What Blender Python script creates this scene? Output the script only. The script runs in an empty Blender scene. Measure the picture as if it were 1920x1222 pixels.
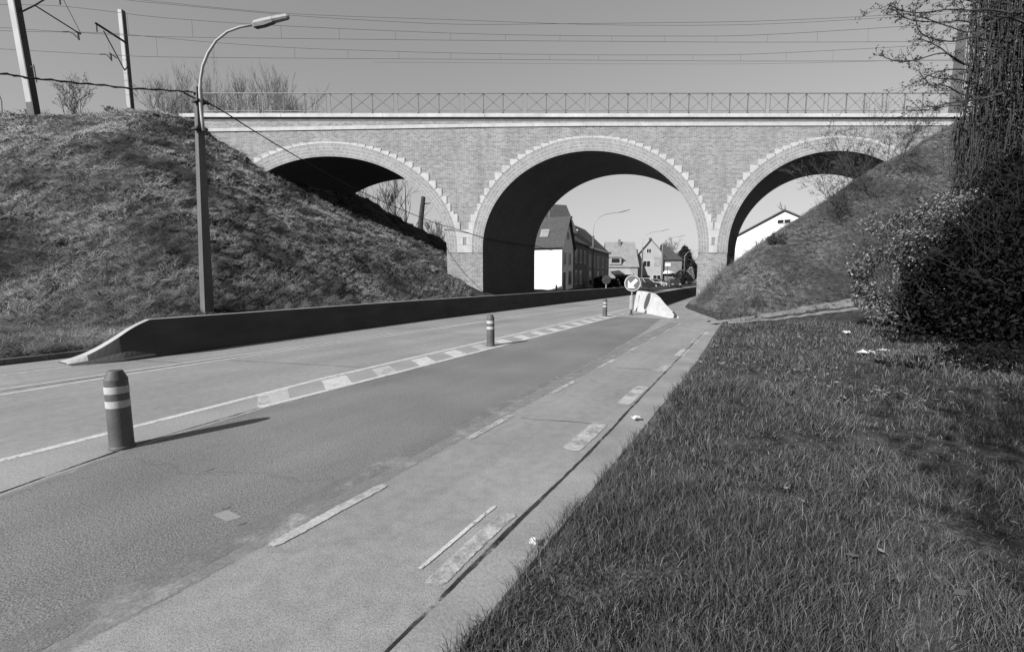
import bpy, math, random
import numpy as np
from mathutils import Vector, Matrix, noise
random.seed(7); np.random.seed(7)
SC=bpy.context.scene; COL=SC.collection
R=math.radians
# ------------------------------------------------------------------ camera geometry (measured from the photo)
F=850.;HOR=521.;H=1.6
TH=math.atan((611-HOR)/F);cT,sT=math.cos(TH),math.sin(TH)
def ray(x,y):
    dx,dy=x-960,y-611
    return (dx,F*cT-dy*sT,-dy*cT-F*sT)
def Y(x,y,d):
    r=ray(x,y);t=d/r[1];return Vector((r[0]*t,d,H+r[2]*t))
def G(x,y,z=0.):
    r=ray(x,y);t=(z-H)/r[2];return Vector((r[0]*t,r[1]*t,z))
AU=math.atan(480/(F/cT))
U=Vector((math.sin(AU),math.cos(AU),0));V=Vector((U.y,-U.x,0))
def W(u,v,z=0.): p=U*u+V*v; return Vector((p.x,p.y,z))
def UV(x,y): return x*U.x+y*U.y, x*V.x+y*V.y
cam=bpy.data.cameras.new('camera');cam.lens=F/1920*36;cam.sensor_width=36;cam.clip_end=6000;cam.clip_start=.05
co=bpy.data.objects.new('camera',cam);COL.objects.link(co);co.location=(0,0,H);co.rotation_euler=(R(90)-TH,0,0);SC.camera=co
# ------------------------------------------------------------------ helpers
def tag(o,label=None,cat=None,group=None,kind=None):
    if label:o['label']=label
    if cat:o['category']=cat
    if group:o['group']=group
    if kind:o['kind']=kind
    return o
def thing(name,loc,label,cat,group=None,rz=0,parent=None):
    o=bpy.data.objects.new(name,None);COL.objects.link(o);o.location=loc;o.rotation_euler=(0,0,rz);o.empty_display_size=.2
    return tag(o,label,cat,group)
class MB:
    def __init__(s): s.v=[];s.f=[];s.uv=[]
    def add(s,vs,fs,uv=None):
        b=len(s.v);s.v+=[tuple(p) for p in vs]
        for i,f in enumerate(fs):
            s.f.append(tuple(b+k for k in f));s.uv.append(uv[i] if uv else None)
    def box(s,x0,x1,y0,y1,z0,z1,M=None):
        vs=[Vector(p) for p in ((x0,y0,z0),(x1,y0,z0),(x1,y1,z0),(x0,y1,z0),(x0,y0,z1),(x1,y0,z1),(x1,y1,z1),(x0,y1,z1))]
        if M is not None: vs=[M@p for p in vs]
        s.add(vs,[(0,3,2,1),(4,5,6,7),(0,1,5,4),(1,2,6,5),(2,3,7,6),(3,0,4,7)])
    def tube(s,pts,rad,n=6,cap=True):
        pts=[Vector(p) for p in pts];m=len(pts)
        if not hasattr(rad,'__len__'): rad=[rad]*m
        b=len(s.v);up=None
        for i,p in enumerate(pts):
            d=(pts[min(i+1,m-1)]-pts[max(i-1,0)])
            if d.length<1e-9:d=Vector((0,0,1))
            d.normalize()
            if up is None: up=Vector((0,0,1)) if abs(d.z)<.9 else Vector((1,0,0))
            a=d.cross(up);
            if a.length<1e-6: a=d.orthogonal()
            a.normalize();c=a.cross(d);up=c
            for k in range(n):
                t=2*math.pi*k/n;s.v.append(tuple(p+a*(math.cos(t)*rad[i])+c*(math.sin(t)*rad[i])))
        for i in range(m-1):
            for k in range(n):
                s.f.append((b+i*n+k,b+i*n+(k+1)%n,b+(i+1)*n+(k+1)%n,b+(i+1)*n+k));s.uv.append(None)
        if cap and n>2:
            s.f.append(tuple(b+k for k in range(n))[::-1]);s.uv.append(None)
            s.f.append(tuple(b+(m-1)*n+k for k in range(n)));s.uv.append(None)
    def lathe(s,prof,n=24,c=(0,0,0)):
        b=len(s.v);c=Vector(c)
        for r,z in prof:
            for k in range(n):
                t=2*math.pi*k/n;s.v.append((c.x+r*math.cos(t),c.y+r*math.sin(t),c.z+z))
        for i in range(len(prof)-1):
            for k in range(n):
                s.f.append((b+i*n+k,b+i*n+(k+1)%n,b+(i+1)*n+(k+1)%n,b+(i+1)*n+k));s.uv.append(None)
        s.f.append(tuple(b+k for k in range(n))[::-1]);s.uv.append(None)
        s.f.append(tuple(b+(len(prof)-1)*n+k for k in range(n)));s.uv.append(None)
    def prism(s,poly,a,b_,fn):           # poly of 2-D points, extruded from a to b; fn(p,q,t)->Vector
        n=len(poly);vs=[fn(p[0],p[1],a) for p in poly]+[fn(p[0],p[1],b_) for p in poly]
        fs=[tuple(range(n)),tuple(range(2*n-1,n-1,-1))]+[(i,i+n,(i+1)%n+n,(i+1)%n) for i in range(n)]
        s.add(vs,fs)
    def build(s,name,m,parent=None,smooth=False,recalc=True):
        off=Vector(parent.location) if parent is not None and getattr(s,'world',False) else Vector((0,0,0))
        me=bpy.data.meshes.new(name);me.from_pydata([(p[0]-off.x,p[1]-off.y,p[2]-off.z) for p in s.v],[],s.f)
        if any(u is not None for u in s.uv):
            l=me.uv_layers.new(name='UVMap');k=0
            for i,f in enumerate(s.f):
                for j in range(len(f)):
                    if s.uv[i]: l.data[k].uv=s.uv[i][j]
                    k+=1
        me.materials.append(m)
        if recalc:
            import bmesh
            bm=bmesh.new();bm.from_mesh(me);bmesh.ops.recalc_face_normals(bm,faces=bm.faces);bm.to_mesh(me);bm.free()
        if smooth:
            for p in me.polygons:p.use_smooth=True
        o=bpy.data.objects.new(name,me);COL.objects.link(o)
        if parent is not None:o.parent=parent
        return o
def WMB(): m=MB();m.world=True;return m
def npmesh(name,m,verts,faces,shade=None,parent=None):
    """verts (N,3), faces (M,k) arrays, shade per vertex"""
    me=bpy.data.meshes.new(name);n=len(verts);k=faces.shape[1];mf=len(faces)
    me.vertices.add(n);me.vertices.foreach_set('co',np.asarray(verts,dtype=np.float32).ravel())
    me.loops.add(mf*k);me.loops.foreach_set('vertex_index',faces.astype(np.int32).ravel())
    me.polygons.add(mf);me.polygons.foreach_set('loop_start',(np.arange(mf)*k).astype(np.int32));me.polygons.foreach_set('loop_total',np.full(mf,k,dtype=np.int32))
    me.update(calc_edges=True)
    if shade is not None:
        a=me.attributes.new('shade','FLOAT','POINT');a.data.foreach_set('value',np.asarray(shade,dtype=np.float32))
    me.materials.append(m);o=bpy.data.objects.new(name,me);COL.objects.link(o)
    if parent is not None:o.parent=parent
    return o
# ------------------------------------------------------------------ materials
KA=.75   # overall albedo trim
def g(v,a=1): return (v*KA,v*KA,v*KA,a)
def newmat(name):
    m=bpy.data.materials.new(name);m.use_nodes=True;nt=m.node_tree;b=nt.nodes['Principled BSDF'];return m,nt,b
def N(nt,t,**kw):
    n=nt.nodes.new(t)
    for k,v in kw.items():
        if k in n.inputs: n.inputs[k].default_value=v
        else: setattr(n,k,v)
    return n
def noisem(name,lo,hi,scale=3,rough=.85,detail=8,bump=0,bscale=40,stretch=None,contrast=(.3,.7),spec=.3,metal=0,fine=0,fscale=60):
    m,nt,b=newmat(name);L=nt.links
    tc=N(nt,'ShaderNodeTexCoord');mp=N(nt,'ShaderNodeMapping')
    L.new(tc.outputs['Object'],mp.inputs[0])
    if stretch: mp.inputs['Scale'].default_value=stretch
    nz=N(nt,'ShaderNodeTexNoise');nz.inputs['Scale'].default_value=scale;nz.inputs['Detail'].default_value=detail
    L.new(mp.outputs[0],nz.inputs[0])
    cr=N(nt,'ShaderNodeValToRGB');cr.color_ramp.elements[0].position=contrast[0];cr.color_ramp.elements[1].position=contrast[1]
    cr.color_ramp.elements[0].color=g(lo);cr.color_ramp.elements[1].color=g(hi);L.new(nz.outputs[0],cr.inputs[0])
    out=cr.outputs[0]
    if fine:
        n2=N(nt,'ShaderNodeTexNoise');n2.inputs['Scale'].default_value=fscale;n2.inputs['Detail'].default_value=3;L.new(mp.outputs[0],n2.inputs[0])
        mr=N(nt,'ShaderNodeMapRange');mr.inputs['From Min'].default_value=.3;mr.inputs['From Max'].default_value=.7;mr.inputs['To Min'].default_value=1-fine;mr.inputs['To Max'].default_value=1+fine
        L.new(n2.outputs[0],mr.inputs[0]);mx=N(nt,'ShaderNodeMix',data_type='RGBA',blend_type='MULTIPLY');mx.inputs[0].default_value=1
        L.new(out,mx.inputs[6]);L.new(mr.outputs[0],mx.inputs[7]);out=mx.outputs[2]
    L.new(out,b.inputs['Base Color'])
    b.inputs['Roughness'].default_value=rough;b.inputs['Specular IOR Level'].default_value=spec;b.inputs['Metallic'].default_value=metal
    if bump:
        nb=N(nt,'ShaderNodeTexNoise');nb.inputs['Scale'].default_value=bscale;nb.inputs['Detail'].default_value=4;L.new(mp.outputs[0],nb.inputs[0])
        bp=N(nt,'ShaderNodeBump');bp.inputs['Strength'].default_value=bump;bp.inputs['Distance'].default_value=.02;L.new(nb.outputs[0],bp.inputs['Height']);L.new(bp.outputs[0],b.inputs['Normal'])
    return m
def brickm(name,c1,c2,mort,w,h,ms,lo=.8,hi=1.15,bias=0,scale=.5):
    m,nt,b=newmat(name);L=nt.links
    uv=N(nt,'ShaderNodeTexCoord')
    br=N(nt,'ShaderNodeTexBrick');br.inputs['Color1'].default_value=g(c1);br.inputs['Color2'].default_value=g(c2);br.inputs['Mortar'].default_value=g(mort)
    br.inputs['Scale'].default_value=1;br.inputs['Mortar Size'].default_value=ms;br.inputs['Mortar Smooth'].default_value=.2;br.inputs['Brick Width'].default_value=w;br.inputs['Row Height'].default_value=h;br.inputs['Bias'].default_value=bias
    L.new(uv.outputs['UV'],br.inputs[0])
    nz=N(nt,'ShaderNodeTexNoise');nz.inputs['Scale'].default_value=scale;nz.inputs['Detail'].default_value=9;nz.inputs['Roughness'].default_value=.65;L.new(uv.outputs['Object'],nz.inputs[0])
    mr=N(nt,'ShaderNodeMapRange');mr.inputs['From Min'].default_value=.3;mr.inputs['From Max'].default_value=.7;mr.inputs['To Min'].default_value=lo;mr.inputs['To Max'].default_value=hi;L.new(nz.outputs[0],mr.inputs[0])
    mx=N(nt,'ShaderNodeMix',data_type='RGBA',blend_type='MULTIPLY');mx.inputs[0].default_value=1;L.new(br.outputs[0],mx.inputs[6]);L.new(mr.outputs[0],mx.inputs[7]);L.new(mx.outputs[2],b.inputs['Base Color'])
    b.inputs['Roughness'].default_value=.9;b.inputs['Specular IOR Level'].default_value=.2
    bp=N(nt,'ShaderNodeBump');bp.inputs['Strength'].default_value=.5;bp.inputs['Distance'].default_value=.01;L.new(br.outputs['Fac'],bp.inputs['Height']);bp.invert=True;L.new(bp.outputs[0],b.inputs['Normal'])
    return m
def leafm(name,lo,hi,rough=.6,spec=.3,trans=0):
    m,nt,b=newmat(name);L=nt.links
    at=N(nt,'ShaderNodeAttribute');at.attribute_name='shade'
    mr=N(nt,'ShaderNodeMapRange');mr.inputs['To Min'].default_value=lo*KA;mr.inputs['To Max'].default_value=hi*KA;L.new(at.outputs['Fac'],mr.inputs[0])
    L.new(mr.outputs[0],b.inputs['Base Color']);b.inputs['Roughness'].default_value=rough;b.inputs['Specular IOR Level'].default_value=spec
    return m
def ragged(name,lo,hi,nscale=22,thr=.5,wear=0.,wscale=9,rough=.8,wsoft=.14,soft=.12,sc=5,ed=1.):
    m=noisem(name,lo,hi,sc,rough,9,fine=.2,fscale=45,bump=.15,bscale=90);nt=m.node_tree;b=nt.nodes['Principled BSDF'];L=nt.links
    at=N(nt,'ShaderNodeAttribute');at.attribute_name='shade'
    tc=N(nt,'ShaderNodeTexCoord');n1=N(nt,'ShaderNodeTexNoise');n1.inputs['Scale'].default_value=nscale;n1.inputs['Detail'].default_value=6;n1.inputs['Roughness'].default_value=.7;L.new(tc.outputs['Object'],n1.inputs[0])
    a1=N(nt,'ShaderNodeMath',operation='MULTIPLY_ADD');a1.inputs[1].default_value=ed;L.new(at.outputs['Fac'],a1.inputs[0]);L.new(n1.outputs[0],a1.inputs[2])
    a2=N(nt,'ShaderNodeMapRange');a2.inputs['From Min'].default_value=thr+.35;a2.inputs['From Max'].default_value=thr+.35+soft;L.new(a1.outputs[0],a2.inputs[0])
    out=a2.outputs[0]
    if wear:
        n2=N(nt,'ShaderNodeTexNoise');n2.inputs['Scale'].default_value=wscale;n2.inputs['Detail'].default_value=8;n2.inputs['Roughness'].default_value=.75;L.new(tc.outputs['Object'],n2.inputs[0])
        a3=N(nt,'ShaderNodeMapRange');a3.inputs['From Min'].default_value=wear;a3.inputs['From Max'].default_value=wear+wsoft;L.new(n2.outputs[0],a3.inputs[0])
        a4=N(nt,'ShaderNodeMath',operation='MULTIPLY');L.new(out,a4.inputs[0]);L.new(a3.outputs[0],a4.inputs[1]);out=a4.outputs[0]
    L.new(out,b.inputs['Alpha']);return m
M={}
M['ground']=noisem('ground',.05,.11,.3,.95,6)
M['bank']=noisem('bank',.018,.085,.8,.95,12,bump=1,bscale=5,contrast=(.36,.64),spec=.05,fine=.5,fscale=9)
M['verge']=noisem('verge',.02,.10,6,.95,12,bump=1,bscale=30,spec=.05,fine=.6,fscale=45)
M['concrete_road']=noisem('concrete_road',.25,.335,.5,.7,12,bump=.25,bscale=180,fine=.24,fscale=100)
def addmul(m,scale,lo,hi,sc=(1,1,1),rot=0,detail=6,fr=.3,to=.7,typ='noise'):
    nt=m.node_tree;b=nt.nodes['Principled BSDF'];L=nt.links;src=b.inputs['Base Color'].links[0].from_socket
    tc=N(nt,'ShaderNodeTexCoord');m1=N(nt,'ShaderNodeMapping');m1.inputs['Rotation'].default_value=(0,0,rot);L.new(tc.outputs['Object'],m1.inputs[0])
    m2=N(nt,'ShaderNodeMapping');m2.inputs['Scale'].default_value=sc;L.new(m1.outputs[0],m2.inputs[0])
    if typ=='noise':
        n=N(nt,'ShaderNodeTexNoise');n.inputs['Detail'].default_value=detail;out=n.outputs[0];n.inputs['Roughness'].default_value=.6
    else:
        n=N(nt,'ShaderNodeTexVoronoi');n.feature='DISTANCE_TO_EDGE' if typ=='crack' else 'F1';out=n.outputs['Distance']
        if typ=='crack':
            w_=N(nt,'ShaderNodeTexNoise');w_.inputs['Scale'].default_value=2.5;w_.inputs['Detail'].default_value=6;L.new(m2.outputs[0],w_.inputs[0])
            ad=N(nt,'ShaderNodeVectorMath',operation='MULTIPLY_ADD');ad.inputs[1].default_value=(.5,.5,.5);L.new(w_.outputs['Color'],ad.inputs[0]);L.new(m2.outputs[0],ad.inputs[2]);m2=ad
    n.inputs['Scale'].default_value=scale;L.new(m2.outputs[0],n.inputs[0])
    mr=N(nt,'ShaderNodeMapRange');mr.inputs['From Min'].default_value=fr;mr.inputs['From Max'].default_value=to;mr.inputs['To Min'].default_value=lo;mr.inputs['To Max'].default_value=hi;L.new(out,mr.inputs[0])
    mx=N(nt,'ShaderNodeMix',data_type='RGBA',blend_type='MULTIPLY');mx.inputs[0].default_value=1;L.new(src,mx.inputs[6]);L.new(mr.outputs[0],mx.inputs[7]);L.new(mx.outputs[2],b.inputs['Base Color'])
addmul(M['concrete_road'],1,.84,1.1,(1.6,.10,1),AU,8)
addmul(M['concrete_road'],9,.88,1.05,(1,1,1),0,10,.35,.6);addmul(M['concrete_road'],70,.72,1.08,(1,1,1),0,2,.28,.48)
addmul(M['concrete_road'],.17,.9,1,(1,1,1),.4,5,.0,.006,'crack')

M['asphalt']=ragged('asphalt',.16,.215,14,.45,sc=.6,rough=.75,soft=.1)
for n_ in M['asphalt'].node_tree.nodes:
    if n_.bl_idname=='ShaderNodeBump': n_.inputs['Strength'].default_value=.35
    if n_.bl_idname=='ShaderNodeMapRange' and abs(n_.inputs['To Min'].default_value-.8)<.01: n_.inputs['To Min'].default_value=.62;n_.inputs['To Max'].default_value=1.38
    if n_.bl_idname=='ShaderNodeTexNoise' and n_.inputs['Scale'].default_value==45: n_.inputs['Scale'].default_value=130
addmul(M['asphalt'],1,.86,1.1,(1.3,.12,1),AU,8);addmul(M['asphalt'],.16,.86,1,(1,1,1),.9,5,.0,.005,'crack');addmul(M['asphalt'],60,.6,1.15,(1,1,1),0,2,.25,.5)
M['gutter']=noisem('gutter',.24,.34,1.6,.8,10,bump=.2,bscale=90,fine=.15,fscale=50)
M['kerb']=noisem('kerb',.07,.13,3,.9,8,bump=.5,bscale=40,fine=.3)
M['island']=ragged('island',.27,.35,14,.45,sc=1)
M['edging']=ragged('edging',.24,.33,10,.5,sc=3,wear=.36,wscale=3,soft=.3,wsoft=.3)
M['lightroad']=noisem('lightroad',.26,.34,1.2,.8,9,fine=.15,fscale=40)
M['paint']=ragged('paint',.5,.62,28,.4,wear=.3,wscale=10)
M['oldpaint']=ragged('oldpaint',.36,.5,16,.45,wear=.33,wscale=6,wsoft=.2)
M['fadepaint']=ragged('fadepaint',.40,.5,20,.42,wear=.28,wscale=4,wsoft=.2)
M['joint']=ragged('joint',.012,.05,9,.5,wear=.36,wscale=3.5,sc=9)
M['dirt']=noisem('dirt',.17,.27,3,.95,9,bump=.6,bscale=20,fine=.3,fscale=30)
M['stone']=noisem('stone',.50,.60,1.2,.85,8,bump=.15,bscale=30,fine=.08,fscale=12)
M['coping']=noisem('coping',.52,.66,.6,.85,9,bump=.1,fine=.07,fscale=8,stretch=(1,1,4))
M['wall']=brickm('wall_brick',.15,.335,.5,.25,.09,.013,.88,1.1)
addmul(M['wall'],.9,.86,1.08,(1,1,.12),0,7);addmul(M['wall'],3,.88,1.06,(1,1,.7),0,7)
M['ringb']=brickm('ring_brick',.17,.32,.52,.09,.235,.018,.9,1.1)
addmul(M['ringb'],1.2,.85,1.08,(1,1,1),0,7)
M['vault']=brickm('vault_brick',.09,.125,.12,.23,.075,.008,.85,1.1)  # brick darker than the wall, the shade under the arches put into the colour
M['barrier']=noisem('barrier',.038,.065,.9,.85,10,bump=.2,bscale=60,fine=.12,fscale=25,stretch=(1,1,3))  # concrete coloured near-black to stand in for the shaded road face
M['barrier_lit']=noisem('barrier_lit',.3,.4,2,.85,8,fine=.1)  # same concrete in a lighter colour, as if sunlit, for top and ramp
addmul(M['coping'],1.5,.82,1.05,(1,1,.3),0,8);addmul(M['stone'],1.5,.86,1.05,(1,1,.4),0,8)
M['whiteblock']=noisem('whiteblock',.5,.62,3,.7,8,bump=.1,fine=.06)
M['rubber']=noisem('rubber',.075,.12,6,.6,6,bump=.15,bscale=60)
M['reflect']=noisem('reflect',.36,.5,8,.5,6,fine=.1)
M['pole']=noisem('pole_concrete',.10,.145,2,.85,10,bump=.3,bscale=60,fine=.15,fscale=30,stretch=(1,1,.3))
M['steel']=noisem('steel',.3,.4,3,.5,6,spec=.4)
M['galv']=noisem('galvanised',.24,.34,5,.5,6,spec=.5)
M['railmetal']=noisem('railmetal',.17,.25,5,.6,6)
M['darkmetal']=noisem('darkmetal',.03,.06,5,.6,6)
M['mast']=noisem('mast_concrete',.42,.55,1.5,.85,9,fine=.1,stretch=(1,1,.3))
M['mastlow']=noisem('mast_base',.12,.16,4,.9,4)
M['wire']=noisem('wire',.04,.07,5,.7,3)
M['cable']=noisem('cable',.008,.015,8,.7,3)
M['signblue']=noisem('signblue',.15,.17,3,.4,4,spec=.5)
M['signwhite']=noisem('signwhite',.75,.8,3,.5,4)
M['bark']=noisem('bark',.06,.13,5,.9,9,bump=.6,bscale=25,stretch=(1,1,.3))
M['twig']=noisem('twig',.13,.2,5,.9,5)
M['twigdark']=noisem('twigdark',.035,.07,5,.9,5)
M['grass']=leafm('grass',.03,.27,.6,.2)
M['straw']=leafm('straw',.022,.46,.8,.1)
M['bankgrass']=leafm('bankgrass',.035,.30,.7,.15)
M['leaf']=leafm('leaf',.02,.27,.5,.35)
M['darkleaf']=leafm('darkleaf',.003,.018,.7,.08)  # near-black leaves, tree shade over the thicket put into the colour
M['ivyleaf']=leafm('ivyleaf',.004,.065,.6,.15)
M['bud']=leafm('bud',.03,.10,.7,.1)
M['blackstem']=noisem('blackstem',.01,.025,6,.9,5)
M['ivystem']=noisem('ivystem',.02,.06,6,.9,5)
M['deadleaf']=leafm('deadleaf',.08,.30,.9,.1)
M['paper']=noisem('paper',.5,.62,10,.9,3)
M['plaster']=noisem('plaster',.78,.86,.6,.9,8,fine=.03)
M['greyplaster']=noisem('greyplaster',.3,.38,.6,.9,8,fine=.06)
M['lightplaster']=noisem('lightplaster',.33,.4,.5,.9,8,fine=.06)
M['darkbrick']=noisem('darkbrick',.10,.15,2,.9,8,fine=.2,fscale=14)
M['midbrick']=noisem('midbrick',.16,.22,2,.9,8,fine=.2,fscale=14)
M['tiles']=noisem('tiles',.05,.085,3,.8,8,fine=.25,fscale=12,stretch=(1,1,3))
M['lighttiles']=noisem('lighttiles',.22,.30,1.2,.8,9,fine=.15,fscale=10)
M['glass']=noisem('glass',.015,.03,2,.08,2,spec=.8)
M['frame']=noisem('frame',.6,.7,3,.6,3)
M['tyre']=noisem('tyre',.015,.03,5,.8,3)
M['hub']=noisem('hub',.3,.4,5,.4,3,spec=.6)
M['car_dark']=noisem('car_dark',.02,.03,3,.25,3,spec=.7)
M['car_silver']=noisem('car_silver',.4,.45,3,.3,3,spec=.7)
M['car_white']=noisem('car_white',.7,.75,3,.3,3,spec=.7)
M['headlight']=noisem('headlight',.35,.45,3,.15,3,spec=.8)
M['farwood']=leafm('farwood',.26,.36,.9,.1)  # grey raised to put distance haze into the woodland colour
M['conifer']=leafm('conifer',.01,.05,.8,.15)
# ------------------------------------------------------------------ light, sky, view
SUN=Vector((-.70,-.714,0)).normalized();EL=R(30.8)
sd=bpy.data.lights.new('sun','SUN');sd.energy=5.0;sd.angle=R(.5);sd.color=(1,1,1)
so=bpy.data.objects.new('sun',sd);COL.objects.link(so)
so.rotation_euler=Vector((-SUN.x*math.cos(EL),-SUN.y*math.cos(EL),-math.sin(EL))).to_track_quat('-Z','Y').to_euler();so.location=(-20,-20,30)
w=bpy.data.worlds.new('World');SC.world=w;w.use_nodes=True;nt=w.node_tree;bg=nt.nodes['Background']
sk=nt.nodes.new('ShaderNodeTexSky');sk.sky_type='NISHITA';sk.sun_disc=False;sk.sun_elevation=EL;sk.sun_rotation=math.atan2(SUN.x,SUN.y);sk.altitude=50;sk.dust_density=.35;sk.air_density=1.0;sk.ozone_density=1
sp=nt.nodes.new('ShaderNodeSeparateColor');nt.links.new(sk.outputs[0],sp.inputs[0])
ma=nt.nodes.new('ShaderNodeMath');ma.operation='MULTIPLY';ma.inputs[1].default_value=.18;nt.links.new(sp.outputs[1],ma.inputs[0])
mb_=nt.nodes.new('ShaderNodeMath');mb_.operation='MULTIPLY_ADD';mb_.inputs[1].default_value=.52;nt.links.new(sp.outputs[2],mb_.inputs[0]);nt.links.new(ma.outputs[0],mb_.inputs[2])
pw=nt.nodes.new('ShaderNodeMath');pw.operation='POWER';pw.inputs[1].default_value=.72;nt.links.new(mb_.outputs[0],pw.inputs[0])
p2=nt.nodes.new('ShaderNodeMath');p2.operation='MULTIPLY';p2.inputs[1].default_value=1.4;nt.links.new(pw.outputs[0],p2.inputs[0]);nt.links.new(p2.outputs[0],bg.inputs[0]);bg.inputs[1].default_value=.084
SC.view_settings.view_transform='Standard';SC.view_settings.look='None';SC.view_settings.exposure=.7;SC.view_settings.gamma=1
# ------------------------------------------------------------------ terrain
def smin(a,b,k):
    h=max(0.,min(1.,.5+.5*(b-a)/k));return b*(1-h)+a*h-k*h*(1-h)
def vR(u):
    T=[(-50,-1.0),(9,-1.05),(15,-1.2),(17.8,-1.35),(21.2,-2.5),(25.3,-3.75),(29,-4.1),(34,-4.4),(120,-4.6)]
    for (a,b),(c,d) in zip(T,T[1:]):
        if u<=c: return b+(d-b)*(u-a)/(c-a)
    return T[-1][1]
def hill(x,y):
    u,v=UV(x,y)
    if v<-6:
        v0=12.6+5.4*max(0,min(1,(u-9)/14.))+12*max(0,min(1,(u-40)/6.))
        tt=max(0,min(1,(y-34)/10.));cut=(.655+.065*tt)*(-v-v0-2.2*tt-(3.0 if u<9 else 3.0*max(0,1-(u-9)/14.)));cut-=.75*max(0,min(1,(y-29)/5.))*max(0,1-abs(-v-29)/8.);front=.65*(y-12.6-.8*math.sin(x*.35))
    else:
        e_=v-vR(u);cut=min(1.1*e_-.25,1.95+.78*(e_-2));front=.80*(y-17.0-.5*math.sin(x*.5+1))
    back=1.1*(51.5-y)
    h=smin(smin(smin(cut,front,1.2),back,1.0),13.0,.8)
    return max(0.,h) if h>.4 else .4*math.exp(min(0,(h-.4))/.4*1.0) if h>-2 else 0.
def nz(x,y,s,seed=0): return noise.noise(Vector((x*s,y*s,seed)))
def ter(x,y):
    u,v=UV(x,y);h=hill(x,y)
    left=v<-6
    e=(-12.4-v) if left else (v-vR(u))       # distance from the edge
    k=max(0,min(1,e/1.2))
    a=(.17 if left else .05)
    tuft=0
    if h>.3:
        tuft=(nz(x,y,.9,3)*.22+nz(x,y,2.6,5)*.13+(abs(nz(x,y,1.5,9))-.2)*.25)*min(1,(h-.3)/1.5)*(1 if left else .5)
    return .07+h+k*(a*nz(x,y,.45,1)+.05*nz(x,y,1.7,2)+.03+tuft*(1 if h<12.3 else .5))
def march(px,py,d0=3,d1=80):
    r=ray(px,py);d=d0
    while d<d1:
        t=d/r[1];x,z=r[0]*t,H+r[2]*t
        if ter(x,d)>z: return Vector((x,d,ter(x,d)))
        d+=.05
    return Vector((r[0]*d1/r[1],d1,0))
def spaced(a,b,s0,near,far):
    out=[a];x=a
    while x<b:
        s=s0 if near<=x<=far else s0*(1+.35*(max(near-x,x-far)))
        x+=min(s,4);out.append(x)
    return out
def sheet(name,us,off,side,label,cat):
    vs=[];nv=len(off);fs=[]
    for u in us:
        for o in off:
            v=(-12.4-o) if side<0 else vR(u)+o
            p=W(u,v);z=ter(p.x,p.y)
            if o==0:z=.06
            vs.append((p.x,p.y,z))
    for i in range(len(us)-1):
        for j in range(nv-1):
            a=i*nv+j;fs.append((a,a+1,a+nv+1,a+nv))
    m=MB();m.v=vs;m.f=fs;m.uv=[None]*len(fs)
    o=m.build(name,M['bank'] if side<0 else M['verge'],smooth=True);tag(o,kind='structure');return o
us=spaced(-20,130,.3,0,52)
sheet('embankment',us,[0,.05]+spaced(.2,95,.3,0,46),-1,'','')
us=spaced(-8,130,.25,0,46)
sheet('grass_verge',us,[0,.05]+spaced(.15,90,.25,0,32),1,'','')
m=MB();m.add([(-3000,-500,-.06),(3000,-500,-.06),(3000,5000,-.06),(-3000,5000,-.06)],[(0,1,2,3)]);tag(m.build('ground',M['ground']),kind='structure')
# ------------------------------------------------------------------ roads: strips along u following v tables
def strip(name,mat,tab,z,u0,u1,du=.5,wob=(0,0),kind='structure',wobs=1.5,seed=0,ed=.03,ends=True):
    """tab: list of (u, vLeft, vRight)"""
    def ev(u,i):
        if u<=tab[0][0]:return tab[0][i]
        for a,b in zip(tab,tab[1:]):
            if u<=b[0]: return a[i]+(b[i]-a[i])*(u-a[0])/(b[0]-a[0])
        return tab[-1][i]
    n=max(1,int(math.ceil((u1-u0)/du)));vs=[];sh=[]
    for k in range(n+1):
        u=u0+(u1-u0)*k/n
        e=[ev(u,i)+wob[i-1]*(nz(u,seed+i*7,wobs)+.6*nz(u,seed+i*7,wobs*4)) for i in (1,2)];d=min(ed,(e[1]-e[0])/2.01)
        for q_,w_ in ((e[0],0),(e[0]+d,1),(e[1]-d,1),(e[1],0)): vs.append(W(u,q_,z));sh.append(w_ if 0<k<n or not ends else 0)
    fs=np.array([(4*k+j,4*k+j+1,4*k+j+5,4*k+j+4) for k in range(n) for j in range(3)])
    o=npmesh(name,mat,np.array([tuple(p) for p in vs]),fs[:,::-1] if (W(1,0)-W(0,0)).cross(W(0,1)-W(0,0)).z<0 else fs,sh)
    tag(o,kind=kind);return o
roadtab=[(-20,-12.5,-.9),(17,-12.5,-1.0),(25,-12.5,-3.4),(34,-12.6,-4.2),(46,-19.5,-4.3),(50,-20,-4.3),(140,-60,-4)]
strip('road',M['concrete_road'],roadtab,0,-20,140,1)
strip('asphalt_lane',M['asphalt'],[(-20,-4.3,-2.62),(.9,-4.8,-2.64),(1.86,-5.15,-2.66),(3.15,-5.33,-2.70),(5,-5.37,-2.76),(11,-5.38,-2.98),(14,-5.38,-3.15),(18.5,-5.4,-3.6)],.002,-20,18.5,.12,(.008,.03),ed=.06)
strip('road_edging',M['edging'],[(-20,-2.76,-2.40),(17,-3.05,-2.6)],.004,-20,17,.12,(.02,.02),seed=3,ed=.08)
strip('island_strip',M['island'],[(-20,-5.7,-4.3),(.9,-5.78,-4.8),(1.86,-5.95,-5.15),(3.15,-6.0,-5.33),(5,-6.1,-5.37),(18,-6.25,-5.4),(23,-6.3,-5.5)],.002,-20,23,.3,(.0,.01),ed=.02)
strip('road_joint',M['joint'],[(-20,-4.45,-4.42),(.95,-4.94,-4.91),(1.9,-5.25,-5.22),(3.1,-5.40,-5.38),(11,-5.42,-5.405)],.0055,-20,9,.06,(.02,.02),seed=4,wobs=2,ed=.01)
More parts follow.
